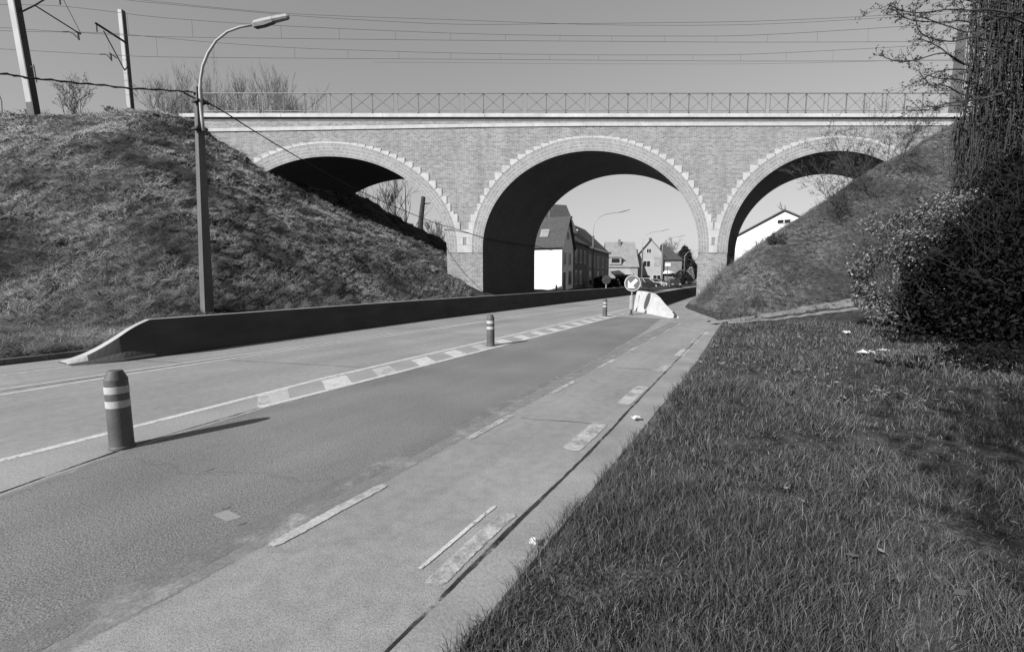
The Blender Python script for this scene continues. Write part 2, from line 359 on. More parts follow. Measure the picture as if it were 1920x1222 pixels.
strip('road_edging',M['edging'],[(-20,-4.38,-4.2),(.9,-4.88,-4.72),(1.86,-5.2,-5.08),(3.15,-5.36,-5.26),(18,-5.44,-5.34)],.0035,-20,18,.15,(.01,.01),seed=11,ed=.05)
strip('gutter',M['gutter'],[(-20,-1.31,-1.02),(4,-1.34,-1.02),(9,-1.42,-1.08),(17,-1.65,-1.32)],.004,-20,17,.4)
strip('road_joint',M['joint'],[(-20,-1.325,-1.295),(4,-1.375,-1.335),(6,-1.42,-1.395),(16,-1.62,-1.6)],.006,-20,15,.04,(.012,.012),seed=2,wobs=2.5,ed=.012)
strip('gutter',M['lightroad'],[(-20,-12.5,-11.1),(20,-12.5,-11.2)],.003,-20,25,.5)
strip('road_joint',M['joint'],[(-20,-9.41,-9.37),(4,-9.41,-9.37),(12,-9.2,-9.17),(18,-9.0,-8.98)],.003,-20,18,.1,(.01,.01),seed=5,ed=.012)
def ll(v0,w,tabs=None,u0=-20,u1=45,mat='paint',wob=.012,z=.0045,seed=0,name='road_marking'):
    t=tabs or [(-20,v0)]
    return strip(name,M[mat],[(a,b-w/2,b+w/2) for a,b in t],z,u0,u1,.15,(wob*.5,wob*.5),seed=seed,ed=.018)
ll(0,.10,[(-20,-9.15),(1.8,-9.10),(3.3,-9.22),(5.8,-9.28),(9.8,-9.1),(17.7,-8.86),(31.8,-8.4)],mat='paint',seed=21,u1=34)
ll(0,.08,[(-20,-9.55),(3.5,-9.56),(8,-9.42),(14,-9.12)],mat='paint',u1=14,seed=22)
ll(0,.12,[(-20,-5.8),(1.13,-5.80),(1.9,-5.87),(2.95,-5.95),(4.65,-6.12),(6.95,-6.16),(9.8,-6.18),(18.5,-6.25),(30,-6.4)],u1=30,seed=23,z=.005)
ll(0,.11,[(3.2,-5.41),(18,-5.46),(20,-5.5)],u0=3.2,u1=20,mat='paint',seed=25,z=.0058)
ll(0,.09,[(-20,-10.95),(3,-10.9),(9,-10.8)],mat='oldpaint',u1=30,seed=24)
for k in range(16):     # hatching on the island strip
    u=3.6+k*1.02;m=MB();wv=.48+.03*math.sin(k*2.3)
    n=7
    pts=[]
    for j in range(n+1):
        t=j/n;pts.append((u+.0-.42*t+.02*nz(k,j,1.3),-6.04-.0*u+.66*t))
    vs=[];sh=[]
    for j,(a,b) in enumerate(pts):
        for q_,w_ in ((0,0),(.04,1),(wv-.04,1),(wv,0)): vs.append(tuple(W(a+q_,b,.0045)));sh.append(w_ if 0<j<n else 0)
    tag(npmesh('road_marking',M['fadepaint'] if k in (0,2,5) else M['paint'],np.array(vs),np.array([(4*i+j,4*i+j+1,4*i+j+5,4*i+j+4) for i in range(n) for j in range(3)]),sh),kind='structure')
def dash(u0,u1,v,wd,mat,seed,z=.006,ed=None):
    n=24;vs=[];sh=[];ed=ed or min(.035,wd*.3)
    for k in range(n+1):
        u=u0+(u1-u0)*k/n;a=nz(u,seed,2)*.012
        for q_,w_ in ((-wd/2,0),(-wd/2+ed,1),(wd/2-ed,1),(wd/2,0)): vs.append(tuple(W(u,v+q_+a,z)));sh.append(w_*min(1,k/2.,(n-k)/2.))
    tag(npmesh('road_marking',M[mat],np.array(vs),np.array([(4*i+j,4*i+j+1,4*i+j+5,4*i+j+4) for i in range(n) for j in range(3)]),sh),kind='structure')
for k in range(8): dash(1.5+k*2.06-(.0),2.48+k*2.06,-2.52-.012*k,.105,'oldpaint' if k else 'fadepaint',30+k,z=.006)
dash(1.78,2.62,-1.595,.035,'paint',50);dash(1.70,2.6,-1.455,.13,'oldpaint',51)
for k,(a,b) in enumerate([(3.8,4.75),(5.55,6.72),(7.83,8.67),(9.66,10.74),(11.7,12.6),(13.8,14.6)]): dash(a,b,-1.53,.2,'fadepaint' if k%2 else 'oldpaint',60+k)
def cross(u0,v0,u1,v1,wd,seed,z=.0065):
    n=30;vs=[];sh=[]
    for k in range(n+1):
        t=k/n;u=u0+(u1-u0)*t+.03*nz(t*4,seed,1.5);v=v0+(v1-v0)*t;w_=wd*(.6+.8*abs(nz(t*9,seed+3,1)))
        for q_,x_ in ((-w_/2,0),(0,1),(w_/2,0)): vs.append(tuple(W(u+q_,v,z)));sh.append(x_)
    tag(npmesh('road_joint',M['joint'],np.array(vs),np.array([(3*i+j,3*i+j+1,3*i+j+4,3*i+j+3) for i in range(n) for j in range(2)]),sh),kind='structure')
cross(4.45,-2.4,4.72,-1.5,.022,1);cross(4.9,-9.1,5.7,-6.2,.03,2);cross(7.9,-2.3,8.0,-1.7,.03,3);cross(10.2,-9,10.8,-6.3,.03,4);cross(3.9,-11.1,4.3,-9.5,.03,5);cross(15,-8.9,15.4,-6.4,.04,7)
cross(1.13,-2.62,1.75,-2.66,.01,8)
for (u_,v_,a,b) in ((1.6,-3.1,.045,.10),):   # worn patch and scars in the asphalt
    m=MB();m.add([W(u_-a,v_-b,.004),W(u_+a,v_-b*.8,.004),W(u_+a*.8,v_+b,.004),W(u_-a,v_+b*.7,.004)],[(0,1,2,3)]);tag(m.build('road_patch',M['lightroad']),kind='structure')
for u_,v_,l in ((1.62,-3.22,.06),(1.55,-2.92,.07),(1.9,-4.0,.09)):
    m=MB();m.add([W(u_,v_,.0045),W(u_+.012,v_,.0045),W(u_+l*.5+.01,v_+.02,.0045),W(u_+l,v_+.01,.0045),W(u_+l*.5,v_+.01,.0045)],[(0,1,2,3,4)]);tag(m.build('road_joint',M['wire']),kind='structure')
m=WMB()   # right kerb
T=[(-20,-1.02),(4,-1.02),(9,-1.08),(17.0,-1.32)];us_=[-20+i*.5 for i in range(75)]
def kv(u):
    for (a,b),(c,d) in zip(T,T[1:]):
        if u<=c:return b+(d-b)*(u-a)/(c-a)
    return T[-1][1]
for i,u in enumerate(us_[:-1]):
    u2=us_[i+1]-.006
    z=.075;vs=[W(u,kv(u),-.05),W(u2,kv(u2),-.05),W(u2,kv(u2)+.1,-.05),W(u,kv(u)+.1,-.05)]
    vt=[W(u,kv(u)+.012,z),W(u2,kv(u2)+.012,z),W(u2,kv(u2)+.1,z),W(u,kv(u)+.1,z)]
    m.add(vs+vt,[(4,5,6,7),(0,1,5,4),(1,2,6,5),(2,3,7,6),(3,0,4,7)])
tag(m.build('kerb',M['kerb']),kind='structure')
m=WMB()
for i in range(60):
    u=-10+i*.6;m.box(0,.592,-.14,0,-.05,.11,Matrix.Translation(W(u,-12.32))@Matrix.Rotation(math.atan2(U.y,U.x),4,'Z'))
tag(m.build('kerb',M['kerb']),kind='structure')
m=WMB()   # light edging round the tip of the grass and past the pier
pts=[(17.0,-1.36),(19,-1.8),(21.2,-2.55),(23.5,-3.3),(25.3,-3.82),(27,-3.95),(32,-4.3),(36,-4.5)]
for (a,b),(c,d) in zip(pts,pts[1:]):
    m.add([W(a,b-.1,-.03),W(c,d-.1,-.03),W(c,d+.08,-.03),W(a,b+.08,-.03),W(a,b-.1,.055),W(c,d-.1,.055),W(c,d+.08,.055),W(a,b+.08,.055)],[(4,5,6,7),(0,1,5,4),(2,3,7,6),(3,0,4,7),(1,2,6,5)])
tag(m.build('kerb',M['gutter']),kind='structure')
# dirt path
cl=[(1330,604),(1355,603),(1390,599),(1430,593),(1470,587),(1510,580),(1550,574),(1600,568),(1660,560),(1720,553)]
for nm,dy,wd0,mt in (('path',0,.17,'dirt'),('path',12,.07,'dirt')):
    P=[march(x,y+dy*min(1,(x-1300)/200.)) for x,y in cl];m=MB();vs=[];S=[]
    for a,b in zip(P,P[1:]):
        for k in range(8): S.append(a.lerp(b,k/8))
    S=S[(10 if dy else 0):]
    for i,p in enumerate(S):
        q=S[min(i+1,len(S)-1)]-S[max(i-1,0)];q.z=0;q.normalize();s_=Vector((-q.y,q.x,0))
        wd=wd0*(1+.35*nz(i*.15,dy,1));
        for t in (-1,-.4,.4,1):
            c=p+s_*wd*t;vs.append((c.x,c.y,ter(c.x,c.y)+(.05 if abs(t)<1 else -.02)))
    m.add(vs,[(4*i+j,4*i+j+1,4*i+j+5,4*i+j+4) for i in range(len(S)-1) for j in range(3)]);tag(m.build(nm,M[mt],smooth=True),kind='structure')
PATH=S
# ------------------------------------------------------------------ viaduct
D0=34.;D1=41.5;SK=math.tan(AU)
def arch(pxl,pxr,crown):
    a=Y(pxl,466,D0);b=Y(pxr,466,D0);zs=a.z;xc=(a.x+b.x)/2;hw=(b.x-a.x)/2
    return xc,hw,zs,Y((pxl+pxr)/2,crown,D0).z-zs
AR=[arch(411,838,293.5),arch(905,1309,283),arch(1364,1752,283)]
ZT=Y(960,221,D0).z      # under the coping
XL=Y(349,240,D0).x;XR=Y(1800,240,D0).x
vi=thing('railway_viaduct',(5,D0,0),'pale brick railway viaduct with three arches and white stone trim crossing the road','viaduct')
m=WMB()
def quadwall(m,x0,b0,x1,b1,top,y):
    m.add([(x0,y,b0),(x1,y,b1),(x1,y,top),(x0,y,top)],[(0,1,2,3)],[[(x0,b0),(x1,b1),(x1,top),(x0,top)]])
for y,sh in ((D0,0),(D1,SK*(D1-D0))):
    edges=[XL]
    for xc,hw,zs,b in AR:
        quadwall(m,edges[-1],-1,xc-hw+sh,-1,ZT,y)
        n=48
        for k in range(n):
            t0=math.pi-math.pi*k/n;t1=math.pi-math.pi*(k+1)/n
            quadwall(m,xc+sh+hw*math.cos(t0),zs+b*math.sin(t0),xc+sh+hw*math.cos(t1),zs+b*math.sin(t1),ZT,y)
        edges.append(xc+hw+sh)
    quadwall(m,edges[-1],-1,XR,-1,ZT,y)
m.add([(XL,D0,-1),(XL,D1,-1),(XL,D1,ZT),(XL,D0,ZT)],[(0,1,2,3)],[[(0,-1),(7.5,-1),(7.5,ZT),(0,ZT)]])
m.add([(XR,D0,-1),(XR,D1,-1),(XR,D1,ZT),(XR,D0,ZT)],[(0,1,2,3)],[[(0,-1),(7.5,-1),(7.5,ZT),(0,ZT)]])
m.add([(XL,D0,ZT),(XR,D0,ZT),(XR,D1,ZT),(XL,D1,ZT)],[(0,1,2,3)],[[(0,0)]*4])
m.build('wall',M['wall'],vi,recalc=False)
RT=.90
ZSP=Y(960,474,D0).z
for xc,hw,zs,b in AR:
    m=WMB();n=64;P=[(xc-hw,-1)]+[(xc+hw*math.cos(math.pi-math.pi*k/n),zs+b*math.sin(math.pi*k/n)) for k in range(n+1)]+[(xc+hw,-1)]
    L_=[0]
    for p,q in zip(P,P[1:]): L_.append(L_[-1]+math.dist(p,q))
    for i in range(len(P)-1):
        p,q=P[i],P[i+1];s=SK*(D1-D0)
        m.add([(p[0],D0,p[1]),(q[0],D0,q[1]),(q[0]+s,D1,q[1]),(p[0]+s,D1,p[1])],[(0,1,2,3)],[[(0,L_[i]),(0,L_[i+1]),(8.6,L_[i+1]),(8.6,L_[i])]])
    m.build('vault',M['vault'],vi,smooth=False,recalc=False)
    # brick ring, 3.5 cm proud
    def outer(t,k=0):
        return (xc+(hw+RT*(1-.12*abs(math.cos(t)))+k)*math.cos(t),zs+(b+RT+k)*math.sin(t))
    I=[(xc-hw,ZSP)]+[(xc+hw*math.cos(math.pi-math.pi*k/n),zs+b*math.sin(math.pi*k/n)) for k in range(n+1)]+[(xc+hw,ZSP)]
    O=[(outer(math.pi)[0],ZSP)]+[outer(math.pi-math.pi*k/n) for k in range(n+1)]+[(outer(0)[0],ZSP)]
    m=WMB();y=D0-.035;s=0
    for i in range(len(I)-1):
        ds=math.dist(O[i],O[i+1])*.95
        a,b2,c,d=I[i],I[i+1],O[i+1],O[i]
        m.add([(a[0],y,a[1]),(b2[0],y,b2[1]),(c[0],y,c[1]),(d[0],y,d[1])],[(0,1,2,3)],[[(s,0),(s+ds,0),(s+ds,.94),(s,.94)]])
        m.add([(d[0],y,d[1]),(c[0],y,c[1]),(c[0],D0,c[1]),(d[0],D0,d[1])],[(0,1,2,3)],[[(s,0),(s+ds,0),(s+ds,.03),(s,.03)]])
        m.add([(a[0],y,a[1]),(a[0],D0,a[1]),(b2[0],D0,b2[1]),(b2[0],y,b2[1])],[(0,1,2,3)],[[(s,0),(s+ds,0),(s+ds,.03),(s,.03)]])
        s+=ds
    m.build('arch_ring',M['ringb'],vi,recalc=False)
    # stepped stones
    m=WMB();y=D0-.05
    for side in (-1,1):
        t=0.06
        while t<math.pi/2-.02:
            x_,z_=outer(t,.12)
            # step length: constant width near the crown, constant height near the spring
            dt=min(.56/max(.05,(hw+1)*math.sin(t)),.56/max(.05,(b+1)*math.cos(t)));
            t2=min(math.pi/2,t+dt)
            if math.pi/2-t2<.03:t2=math.pi/2
            A=outer(t,.0);B=outer(t2,.0);A2=outer(t,.12);B2=outer(t2,.12)
            g_=.008
            poly=[(A[0]-xc,A[1]+g_),(A2[0]-xc,A[1]+g_),(A2[0]-xc,B2[1]),(B[0]-xc+g_,B2[1]),(B[0]-xc+g_,B[1])]
            nn=4
            poly+=[(outer(t2+(t-t2)*k/nn)[0]-xc,outer(t2+(t-t2)*k/nn)[1]) for k in range(1,nn)]
            poly=[(xc+side*p,q) for p,q in poly]
            m.prism(poly,y,D0,lambda p,q,r:Vector((p,r,q)))
            t=t2
    m.build('arch_stones',M['stone'],vi)
# springer stones between the arches (with a little brick inset)
for i in (0,1):
    a=AR[i];c=AR[i+1]
    zt,zb=Y(960,431,D0).z,ZSP
    def xl(z): return a[0]+(a[1]+RT*.88)*(1-max(0,(z-a[2])/(a[3]+RT))**2)**.5
    def xr(z): return c[0]-(c[1]+RT*.88)*(1-max(0,(z-c[2])/(c[3]+RT))**2)**.5
    m=WMB();zz=[zb+(zt-zb)*k/3 for k in range(4)];mid=(xl(zb)+xr(zb))/2
    for k in range(3):
        z0,z1=zz[k]+.006,zz[k+1]-.006
        if k==1:
            for lft in (0,1):
                P=[(xl(z0),z0),(mid-.13,z0),(mid-.13,z1),(xl(z1),z1)] if lft==0 else [(mid+.13,z0),(xr(z0),z0),(xr(z1),z1),(mid+.13,z1)]
                m.prism(P,D0-.052,D0,lambda p,q,r:Vector((p,r,q)))
        else: m.prism([(xl(z0),z0),(xr(z0),z0),(xr(z1),z1),(xl(z1),z1)],D0-.052,D0,lambda p,q,r:Vector((p,r,q)))
    # stones beside the brick tail above
    for k in range(2):
        z0=zt+.006+k*.56;z1=z0+.55
        for P in ([(xl(z0),z0),(xl(z0)+.34+.16*(1-k)*0,z0),(xl(z0)+.34,z1),(xl(z1),z1)],[(xr(z0)-.34,z0),(xr(z0),z0),(xr(z1),z1),(xr(z0)-.34,z1)]):
            m.prism(P,D0-.056,D0,lambda p,q,r:Vector((p,r,q)))
    m.build('springer_stones',M['stone'],vi)
    m=WMB();z0,z1=zz[1],zz[2];m.add([(mid-.13,D0-.02,z0),(mid+.13,D0-.02,z0),(mid+.13,D0-.02,z1),(mid-.13,D0-.02,z1)],[(0,1,2,3)],[[(0,0),(.26,0),(.26,.5),(0,.5)]]);m.build('brick_inset',M['wall'],vi)
# string course
m=WMB();ST=[(349,241.5),(500,239.5),(700,236),(900,232.5),(1100,230.5),(1400,230),(1800,229.5)]
for (a,b),(c,d) in zip(ST,ST[1:]):
    n=max(2,int((c-a)/25))
    for k in range(n):
        x0=a+(c-a)*k/n;x1=a+(c-a)*(k+1)/n;q0=b+(d-b)*k/n;q1=b+(d-b)*(k+1)/n
        p,q=Y(x0,q0,D0),Y(x1,q1,D0)
        m.prism([(p.x+.006,p.z-.24),(q.x,q.z-.24),(q.x,q.z),(p.x+.006,p.z)],D0-.07,D0,lambda p_,q_,r:Vector((p_,r,q_)))
m.build('string_course',M['stone'],vi)
m=WMB()
for k in range(3): m.box(XL,XR,D0-.015-.012*k,D0-.001,ZT-.24+.08*k,ZT-.24+.08*k+.068)
m.build('corbel_course',M['midbrick'],vi)
m=WMB();x=XL-.35;zc=ZT
while x<XR:
    x2=min(x+7.3,XR+.5);m.box(x+.01,x2-.01,D0-.17,D0+.5,zc,zc+.25);x=x2
m.box(XL-.35,XR+.5,D1-.5,D1+.42,zc,zc+.25)
m.build('coping',M['coping'],vi)
zr=zc+.25
def panel(m,x0,x1,y):
    h0,h1=zr+.2,zr+1.36
    for xx in (x0,x1):
        m.box(xx-.022,xx+.022,y-.03,y+.03,zr,h1+.02)
        m.box(xx-.05,xx+.05,y-.05,y+.05,zr,zr+.1)
    m.box(x0,x1,y-.02,y+.02,h0-.02,h0+.03)
    m.box(x0,x1,y-.025,y+.025,zr+.03,zr+.07)
    m.tube([(x0,y-.012,h0),(x1,y-.012,h1)],.021,4);m.tube([(x1,y+.012,h0),(x0,y+.012,h1)],.021,4)
    cx,cz=(x0+x1)/2,(h0+h1)/2
    m.box(-.045,.045,-.03,.03,-.045,.045,Matrix.Translation((cx,y,cz))@Matrix.Rotation(R(45),4,'Y'))
gb=[362,489,616,742,866,984,1101,1217,1330,1439,1548,1657,1766]
for k in range(len(gb)-1):
    xa=Y(gb[k]+4,195,D0).x;xb=Y(gb[k+1]-4,195,D0).x
    m=WMB()
    for j in range(3): panel(m,xa+(xb-xa)*j/3+(.012 if j else 0),xa+(xb-xa)*(j+1)/3-(.012 if j<2 else 0),D0-.05)
    m.build('railing_panel',M['railmetal'],vi)
m=WMB();m.box(Y(365,190,D0).x,Y(1775,190,D0).x,D0-.135,D0-.065,zr+1.36,zr+1.42);m.build('handrail',M['railmetal'],vi)
# ------------------------------------------------------------------ barriers
def barrier(name,pts,h,label,flip=1):
    """pts: (u,v,scale h) along the road-side foot; thickness to -v*flip"""
    o=thing(name,W(*pts[0][:2]),label,'barrier');m=WMB();t=WMB()
    prof=[(0,0),(0,.06),(.05,.12),(.13,.35),(.16,1.0),(.34,1.0),(.37,.35),(.47,.12),(.5,0)]
    rows=[]
    for i,(u,v,s,ex) in enumerate(pts): rows.append([W(u,v-flip*(a+(ex if a>.1 else 0)*(a/.5)),b*h*s) for a,b in prof])
    n=len(prof)
    for i in range(len(rows)-1):
        vs=rows[i]+rows[i+1]
        for j in range(n-1):
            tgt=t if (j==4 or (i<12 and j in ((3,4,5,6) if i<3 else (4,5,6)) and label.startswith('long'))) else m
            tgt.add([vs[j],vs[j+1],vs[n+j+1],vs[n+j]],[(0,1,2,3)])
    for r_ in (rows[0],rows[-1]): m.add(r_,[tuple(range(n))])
    m.build('barrier_body',M['barrier'],o,recalc=False);t.build('barrier_cap',M['barrier_lit'],o,recalc=False);return o
us_=[4.45+k*1.6 for k in range(27)]
barrier('concrete_barrier',[(3.18+1.2*t,-10.99+.27*min(1,t*1.8),max(.03,.04+.96*(t-.05*math.sin(6.283*t))),.42*(1-t)**2.5) for t in [k/14 for k in range(15)]]+[(u,-10.75-.45*min(1,max(0,(u-4.4)/8.)),1.0,0) for u in us_],.76,'long concrete barrier with shade-coloured sides and sunlit-coloured ramped end, left of the road')
barrier('concrete_barrier',[(21.9+k*1.8,-5.0-.6*min(1,k/9.),1.0,0) for k in range(23)],.78,'concrete barrier with shade-coloured sides running under the middle arch from the white end block')
# white end block
bo=thing('barrier_end_block',W(20.6,-5.0),'short white concrete end block with a sloping nose beside the arrow sign','barrier')
m=WMB();A=G(1188,582.5);B=G(1254,596);d=(B-A);Lb=d.length;d.normalize();nrm=Vector((-d.y,d.x,0))
if nrm.y<0:nrm=-nrm
prof=[(0,0),(-.02,.25),(.0,.62),(.03,.93),(.1,.98),(.5,.97),(.95,.92),(1.15,.86),(1.35,.74),(1.55,.55),(1.85,.32),(2.15,.14),(2.3,.06),(2.32,0)]
sc_=Lb/2.32
rings=[]
for off,kk in ((0,1.),(.02,1),(.34,1.0),(.38,1.0)):
    pass
m.prism([(a*sc_,b) for a,b in prof],0,.42,lambda p,q,r:A+d*p+nrm*(r*(1)+(.12*q*(1 if r==0 else -1)))+Vector((0,0,q)))
m.build('block_body',M['whiteblock'],bo)
m=WMB();e=A+d*(Lb+.05)+nrm*.2;m.tube([e,e+Vector((.03,0,.16)),e-d*.12+Vector((0,0,.24))],.035,6);m.build('lifting_lug',M['darkmetal'],bo)
# ------------------------------------------------------------------ bollards
def bollard(label,group,h=.74,r=.092):
    o=thing('bollard',(0,0,0),label,'bollard',group)
    m=MB();m.lathe([(r*1.12,0),(r*1.1,.02),(r*1.02,.03),(r*1.0,h*.5),(r*.97,h-.13),(r*.97,h-.08),(r*.62,h-.005),(r*.58,h)],64);m.build('bollard_body',M['rubber'],o,smooth=False)
    for z in (h*.58,h*.76):
        m=MB();m.lathe([(r*1.005,z-.033*1.0),(r*1.012,z-.031),(r*1.008,z+.031),(r*1.0,z+.033)],64);m.build('reflective_band',M['reflect'],o)
    return o
def copytree(o,parent=None):
    c=o.copy();COL.objects.link(c)
    if parent is not None:c.parent=parent
    for ch in list(o.children): copytree(ch,c)
    return c
b0=bollard('nearest and largest dark bollard with two light bands, at the left of the road','bollards along the hatched strip')
b0.location=G(229,838,0.006)
b1=copytree(b0);b1.location=G(920,648,.006);b1['label']='dark bollard with two light bands, middle one of three, halfway along the hatched strip'
b2=copytree(b0);b2.location=G(1134,593,.006);b2['label']='dark banded bollard farthest along the hatched strip, just before the arrow sign'
b3=copytree(b0);b3.location=G(1043,549,0);b3.scale=(1,1,1.15);b3['label']='small bollard standing in front of the white house wall beyond the viaduct';b3['group']='posts beyond the viaduct'
# marker post behind the barrier
mp=march(501,592);o=thing('marker_post',mp,'thin white marker post sticking up behind the long barrier','post')
hp=Y(501,573,mp.y).z-mp.z;m=MB();m.lathe([(.055,-.2),(.055,hp-.02),(.045,hp)],10);m.build('post_body',M['whiteblock'],o);m=MB();m.lathe([(.058,hp-.14),(.058,hp-.1)],10);m.build('reflective_band',M['reflect'],o)
# ------------------------------------------------------------------ arrow sign
sp_=G(1183.5,590);sg=thing('arrow_sign',sp_,'round road sign with white arrow pointing down left, by the white block','traffic sign')
m=MB();m.lathe([(.095,.22),(.1,.25),(.1,.80),(.09,.84)],16);m.build('post_sleeve',M['galv'],sg)
m=MB();m.lathe([(.1,0),(.09,.02),(.05,.06),(.045,.23)],12);m.build('post_foot',M['darkmetal'],sg)
zc_=Y(1183,531,sp_.y).z;rr=.345
m=MB();m.tube([(0,-.02,zc_-.5-.02),(0,-.02,zc_+.2)],.03,8);m.build('pole',M['galv'],sg)
def disc(r0,r1,y0,y1,n=48):
    m=MB()
    vs=[];
    for y in (y0,y1):
        for r in (r0,r1):
            for k in range(n):
                t=2*math.pi*k/n;vs.append((r*math.cos(t),y,zc_+r*math.sin(t)))
    fs=[]
    for k in range(n):
        k2=(k+1)%n
        fs+=[(k,k2,n+k2,n+k),(2*n+k,2*n+k2,3*n+k2,3*n+k),(n+k,n+k2,3*n+k2,3*n+k),(k,k2,2*n+k2,2*n+k)]
    m.add(vs,fs);return m
disc(.001,rr-.02,-.075,-.06).build('sign_plate',M['signblue'],sg)
disc(rr-.022,rr,-.08,-.055).build('sign_rim',M['signwhite'],sg)
ar=[(-.20,-.21),(.13,-.21),(.025,-.105),(.235,.105),(.13,.21),(-.08,0),(-.20,.13)]
m=MB();m.prism(ar,-.082,-.0755,lambda p,q,r:Vector((p,r,zc_+q)));m.build('arrow',M['signwhite'],sg)
# second sign, seen from behind, past the viaduct
p=G(1136,556);p.z=0;s2=thing('traffic_sign',p,'dark back of a round sign at the far end of the long barrier','traffic sign')
m=MB();m.tube([(0,0,0),(0,0,1.5)],.05,8);m.build('pole',M['galv'],s2)
zc_=1.45;disc(.001,.38,-.06,-.04).build('sign_plate',M['darkmetal'],s2)
b4=copytree(b0);b4.location=G(1151,553,0);b4['label']='slim dark bollard right of the sign seen from behind, at the barrier end';b4['group']='posts beyond the viaduct';b4.scale=(.8,.8,1)
# ------------------------------------------------------------------ lamp pole with cable
lp=Y(389,600,15.);lp.z=ter(lp.x,15.);lo=thing('lamp_post',lp,'tall square concrete pole carrying a curved lamp arm, behind the long barrier','street lamp')
topz=Y(370,165,15).z
m=WMB();tp=Y(371,165,15.0);
def sq(c,h,a): 
    return [c+U*(x*h)+V*(y*a) for x,y in ((-1,-1),(1,-1),(1,1),(-1,1))]
base=Vector((lp.x,lp.y,lp.z-.4));vs=sq(base,.145,.145)+sq(Vector((tp.x,tp.y,topz)),.085,.085)
m.add(vs,[(0,1,2,3),(4,5,6,7),(0,1,5,4),(1,2,6,5),(2,3,7,6),(3,0,4,7)]);m.build('pole',M['pole'],lo)
arm=[(380,246),(377,225),(375,205),(374,185),(373,170),(374,150),(378,125),(388,100),(403,77),(424,60),(448,51),(474,47)]
m=WMB();PA=[Y(x+2,y,14.75) for x,y in arm];m.tube(PA,[.05]*5+[.042]*3+[.034]*4,10);m.build('lamp_arm',M['steel'],lo,smooth=True)
for py in (243,192):
    m=WMB();c=Y(376,py,14.9);m.box(-.15,.19,-.19,.13,-.035,.035,Matrix.Translation(c)@Matrix.Rotation(-AU,4,'Z'));m.build('clamp',M['darkmetal'],lo)
def lamphead(m,m2,a,b,w0=.15):
    d=(b-a);L_=d.length;d.normalize();s=Vector((-d.y,d.x,0)).normalized();n=d.cross(s)
    if n.z<0:n=-n
    sec=[(0,.03,.05,.05),(.06*L_,.12,.08,.09),(.3*L_,w0,.1,.1),(.55*L_,w0,.09,.07),(.6*L_,w0*.9,.09,.05),(.95*L_,w0*.75,.08,.05),(L_,w0*.4,.05,.03)]
    rows=[]
    for t,w_,hu,hd in sec:
        c=a+d*t;rows.append([c+s*w_-n*0,c+s*w_*.7+n*hu,c-s*w_*.7+n*hu,c-s*w_,c-s*w_*.7-n*hd,c+s*w_*.7-n*hd])
    for i in range(len(rows)-1):
        for j in range(6):
            j2=(j+1)%6;(m2 if j==4 and 1<=i<=3 else m).add([rows[i][j],rows[i][j2],rows[i+1][j2],rows[i+1][j]],[(0,1,2,3)])
    m.add(rows[0],[tuple(range(6))]);m.add(rows[-1],[tuple(range(6))])
m=WMB();m2=WMB();lamphead(m,m2,Y(474,48,14.75),Y(542,32,14.75),.11);m.build('lamp_head',M['galv'],lo);m2.build('lamp_glass',M['pole'],lo)
def cr(pts,n=8):
    out=[];P=[pts[0]]+pts+[pts[-1]]
    for i in range(1,len(P)-2):
        a,b,c,d=P[i-1],P[i],P[i+1],P[i+2]
        for k in range(n):
            t=k/n;out.append(.5*((2*b)+(c-a)*t+(2*a-5*b+4*c-d)*t*t+(3*b-a-3*c+d)*t**3))
    return out+[pts[-1]]
cb=[Y(-60,130,12.2),Y(0,138,12.6),Y(70,148,13.2),Y(160,157,13.8),Y(250,166,14.3),Y(340,171,14.8),Y(366,174,14.9)]
P=cr(cb,10);P=[p+Vector((0,0,.012*math.sin(i*1.7)+.008*math.sin(i*.61))) for i,p in enumerate(P)]
m=MB();m.tube(P,[.026+.006*math.sin(i*2.3) for i in range(len(P))],6);Q=[p+Vector((0,0,-.03)) for p in P[-14:]];
tag(m.build('overhead_cable',M['cable']),'thick black bundled cable running from the left edge to the lamp pole','cable')
m=MB();pts=[Y(374,184,15.1),Y(420,210,17),Y(480,248,19.5),Y(566,299,23),Y(680,361,28.5),Y(800,412,33),Y(870,434,33.85),Y(909,447,33.93)]
m.tube(cr(pts,8),[.022]*57,6);
a0=Y(909,447,33.93);sh=SK*7.4;m.tube([a0+Vector((.03,.05,0)),a0+Vector((.12+sh*.5,3.75,-.12)),a0+Vector((.06+sh,7.5,-.05)),Y(1036,470,52)],.03,6)
tag(m.build('overhead_cable',M['cable']),'black cable sagging from the lamp pole across the left arch to the middle arch','cable')
m=WMB();m.tube([Y(345,172,14.8)+Vector((0,-.02,-.04)),Y(356,180,14.85),Y(368,186,14.9)],.03,6);m.tube([Y(374,184,15.05),Y(384,190,15.4),Y(390,196,15.7)],.035,6);m.build('cable_clamp',M['cable'],lo)
# ------------------------------------------------------------------ catenary
def wire(pts,depth,name,label,drop=None,low=None,r=.013,cat='overhead wire'):
    P=[Y(x,y,depth) for x,y in pts];C_=cr(P,10)
    if not drop:
        m=MB();m.tube(C_,r,4);return tag(m.build(name,M['wire']),label,cat)
    o=thing(name,P[0],label,cat);m=WMB();m.tube(C_,r,4);m.build('messenger_wire',M['wire'],o)
    def at(C2,x):
        for a,b in zip(C2,C2[1:]):
            if a.x<=x<=b.x: return a.lerp(b,(x-a.x)/(b.x-a.x+1e-9))
    LP=cr([Y(x,y,depth) for x,y in low],10)
    for px in drop:
        x=Y(px,60,depth).x;a=at(C_,x);b=at(LP,x)
        if a and b: m=WMB();m.tube([a,b],.009,4);m.build('dropper',M['wire'],o)
    return o
c1=[(-80,49),(0,52),(120,60),(300,69),(580,73),(860,76),(1140,78),(1420,79.5),(1780,78),(2050,74)]
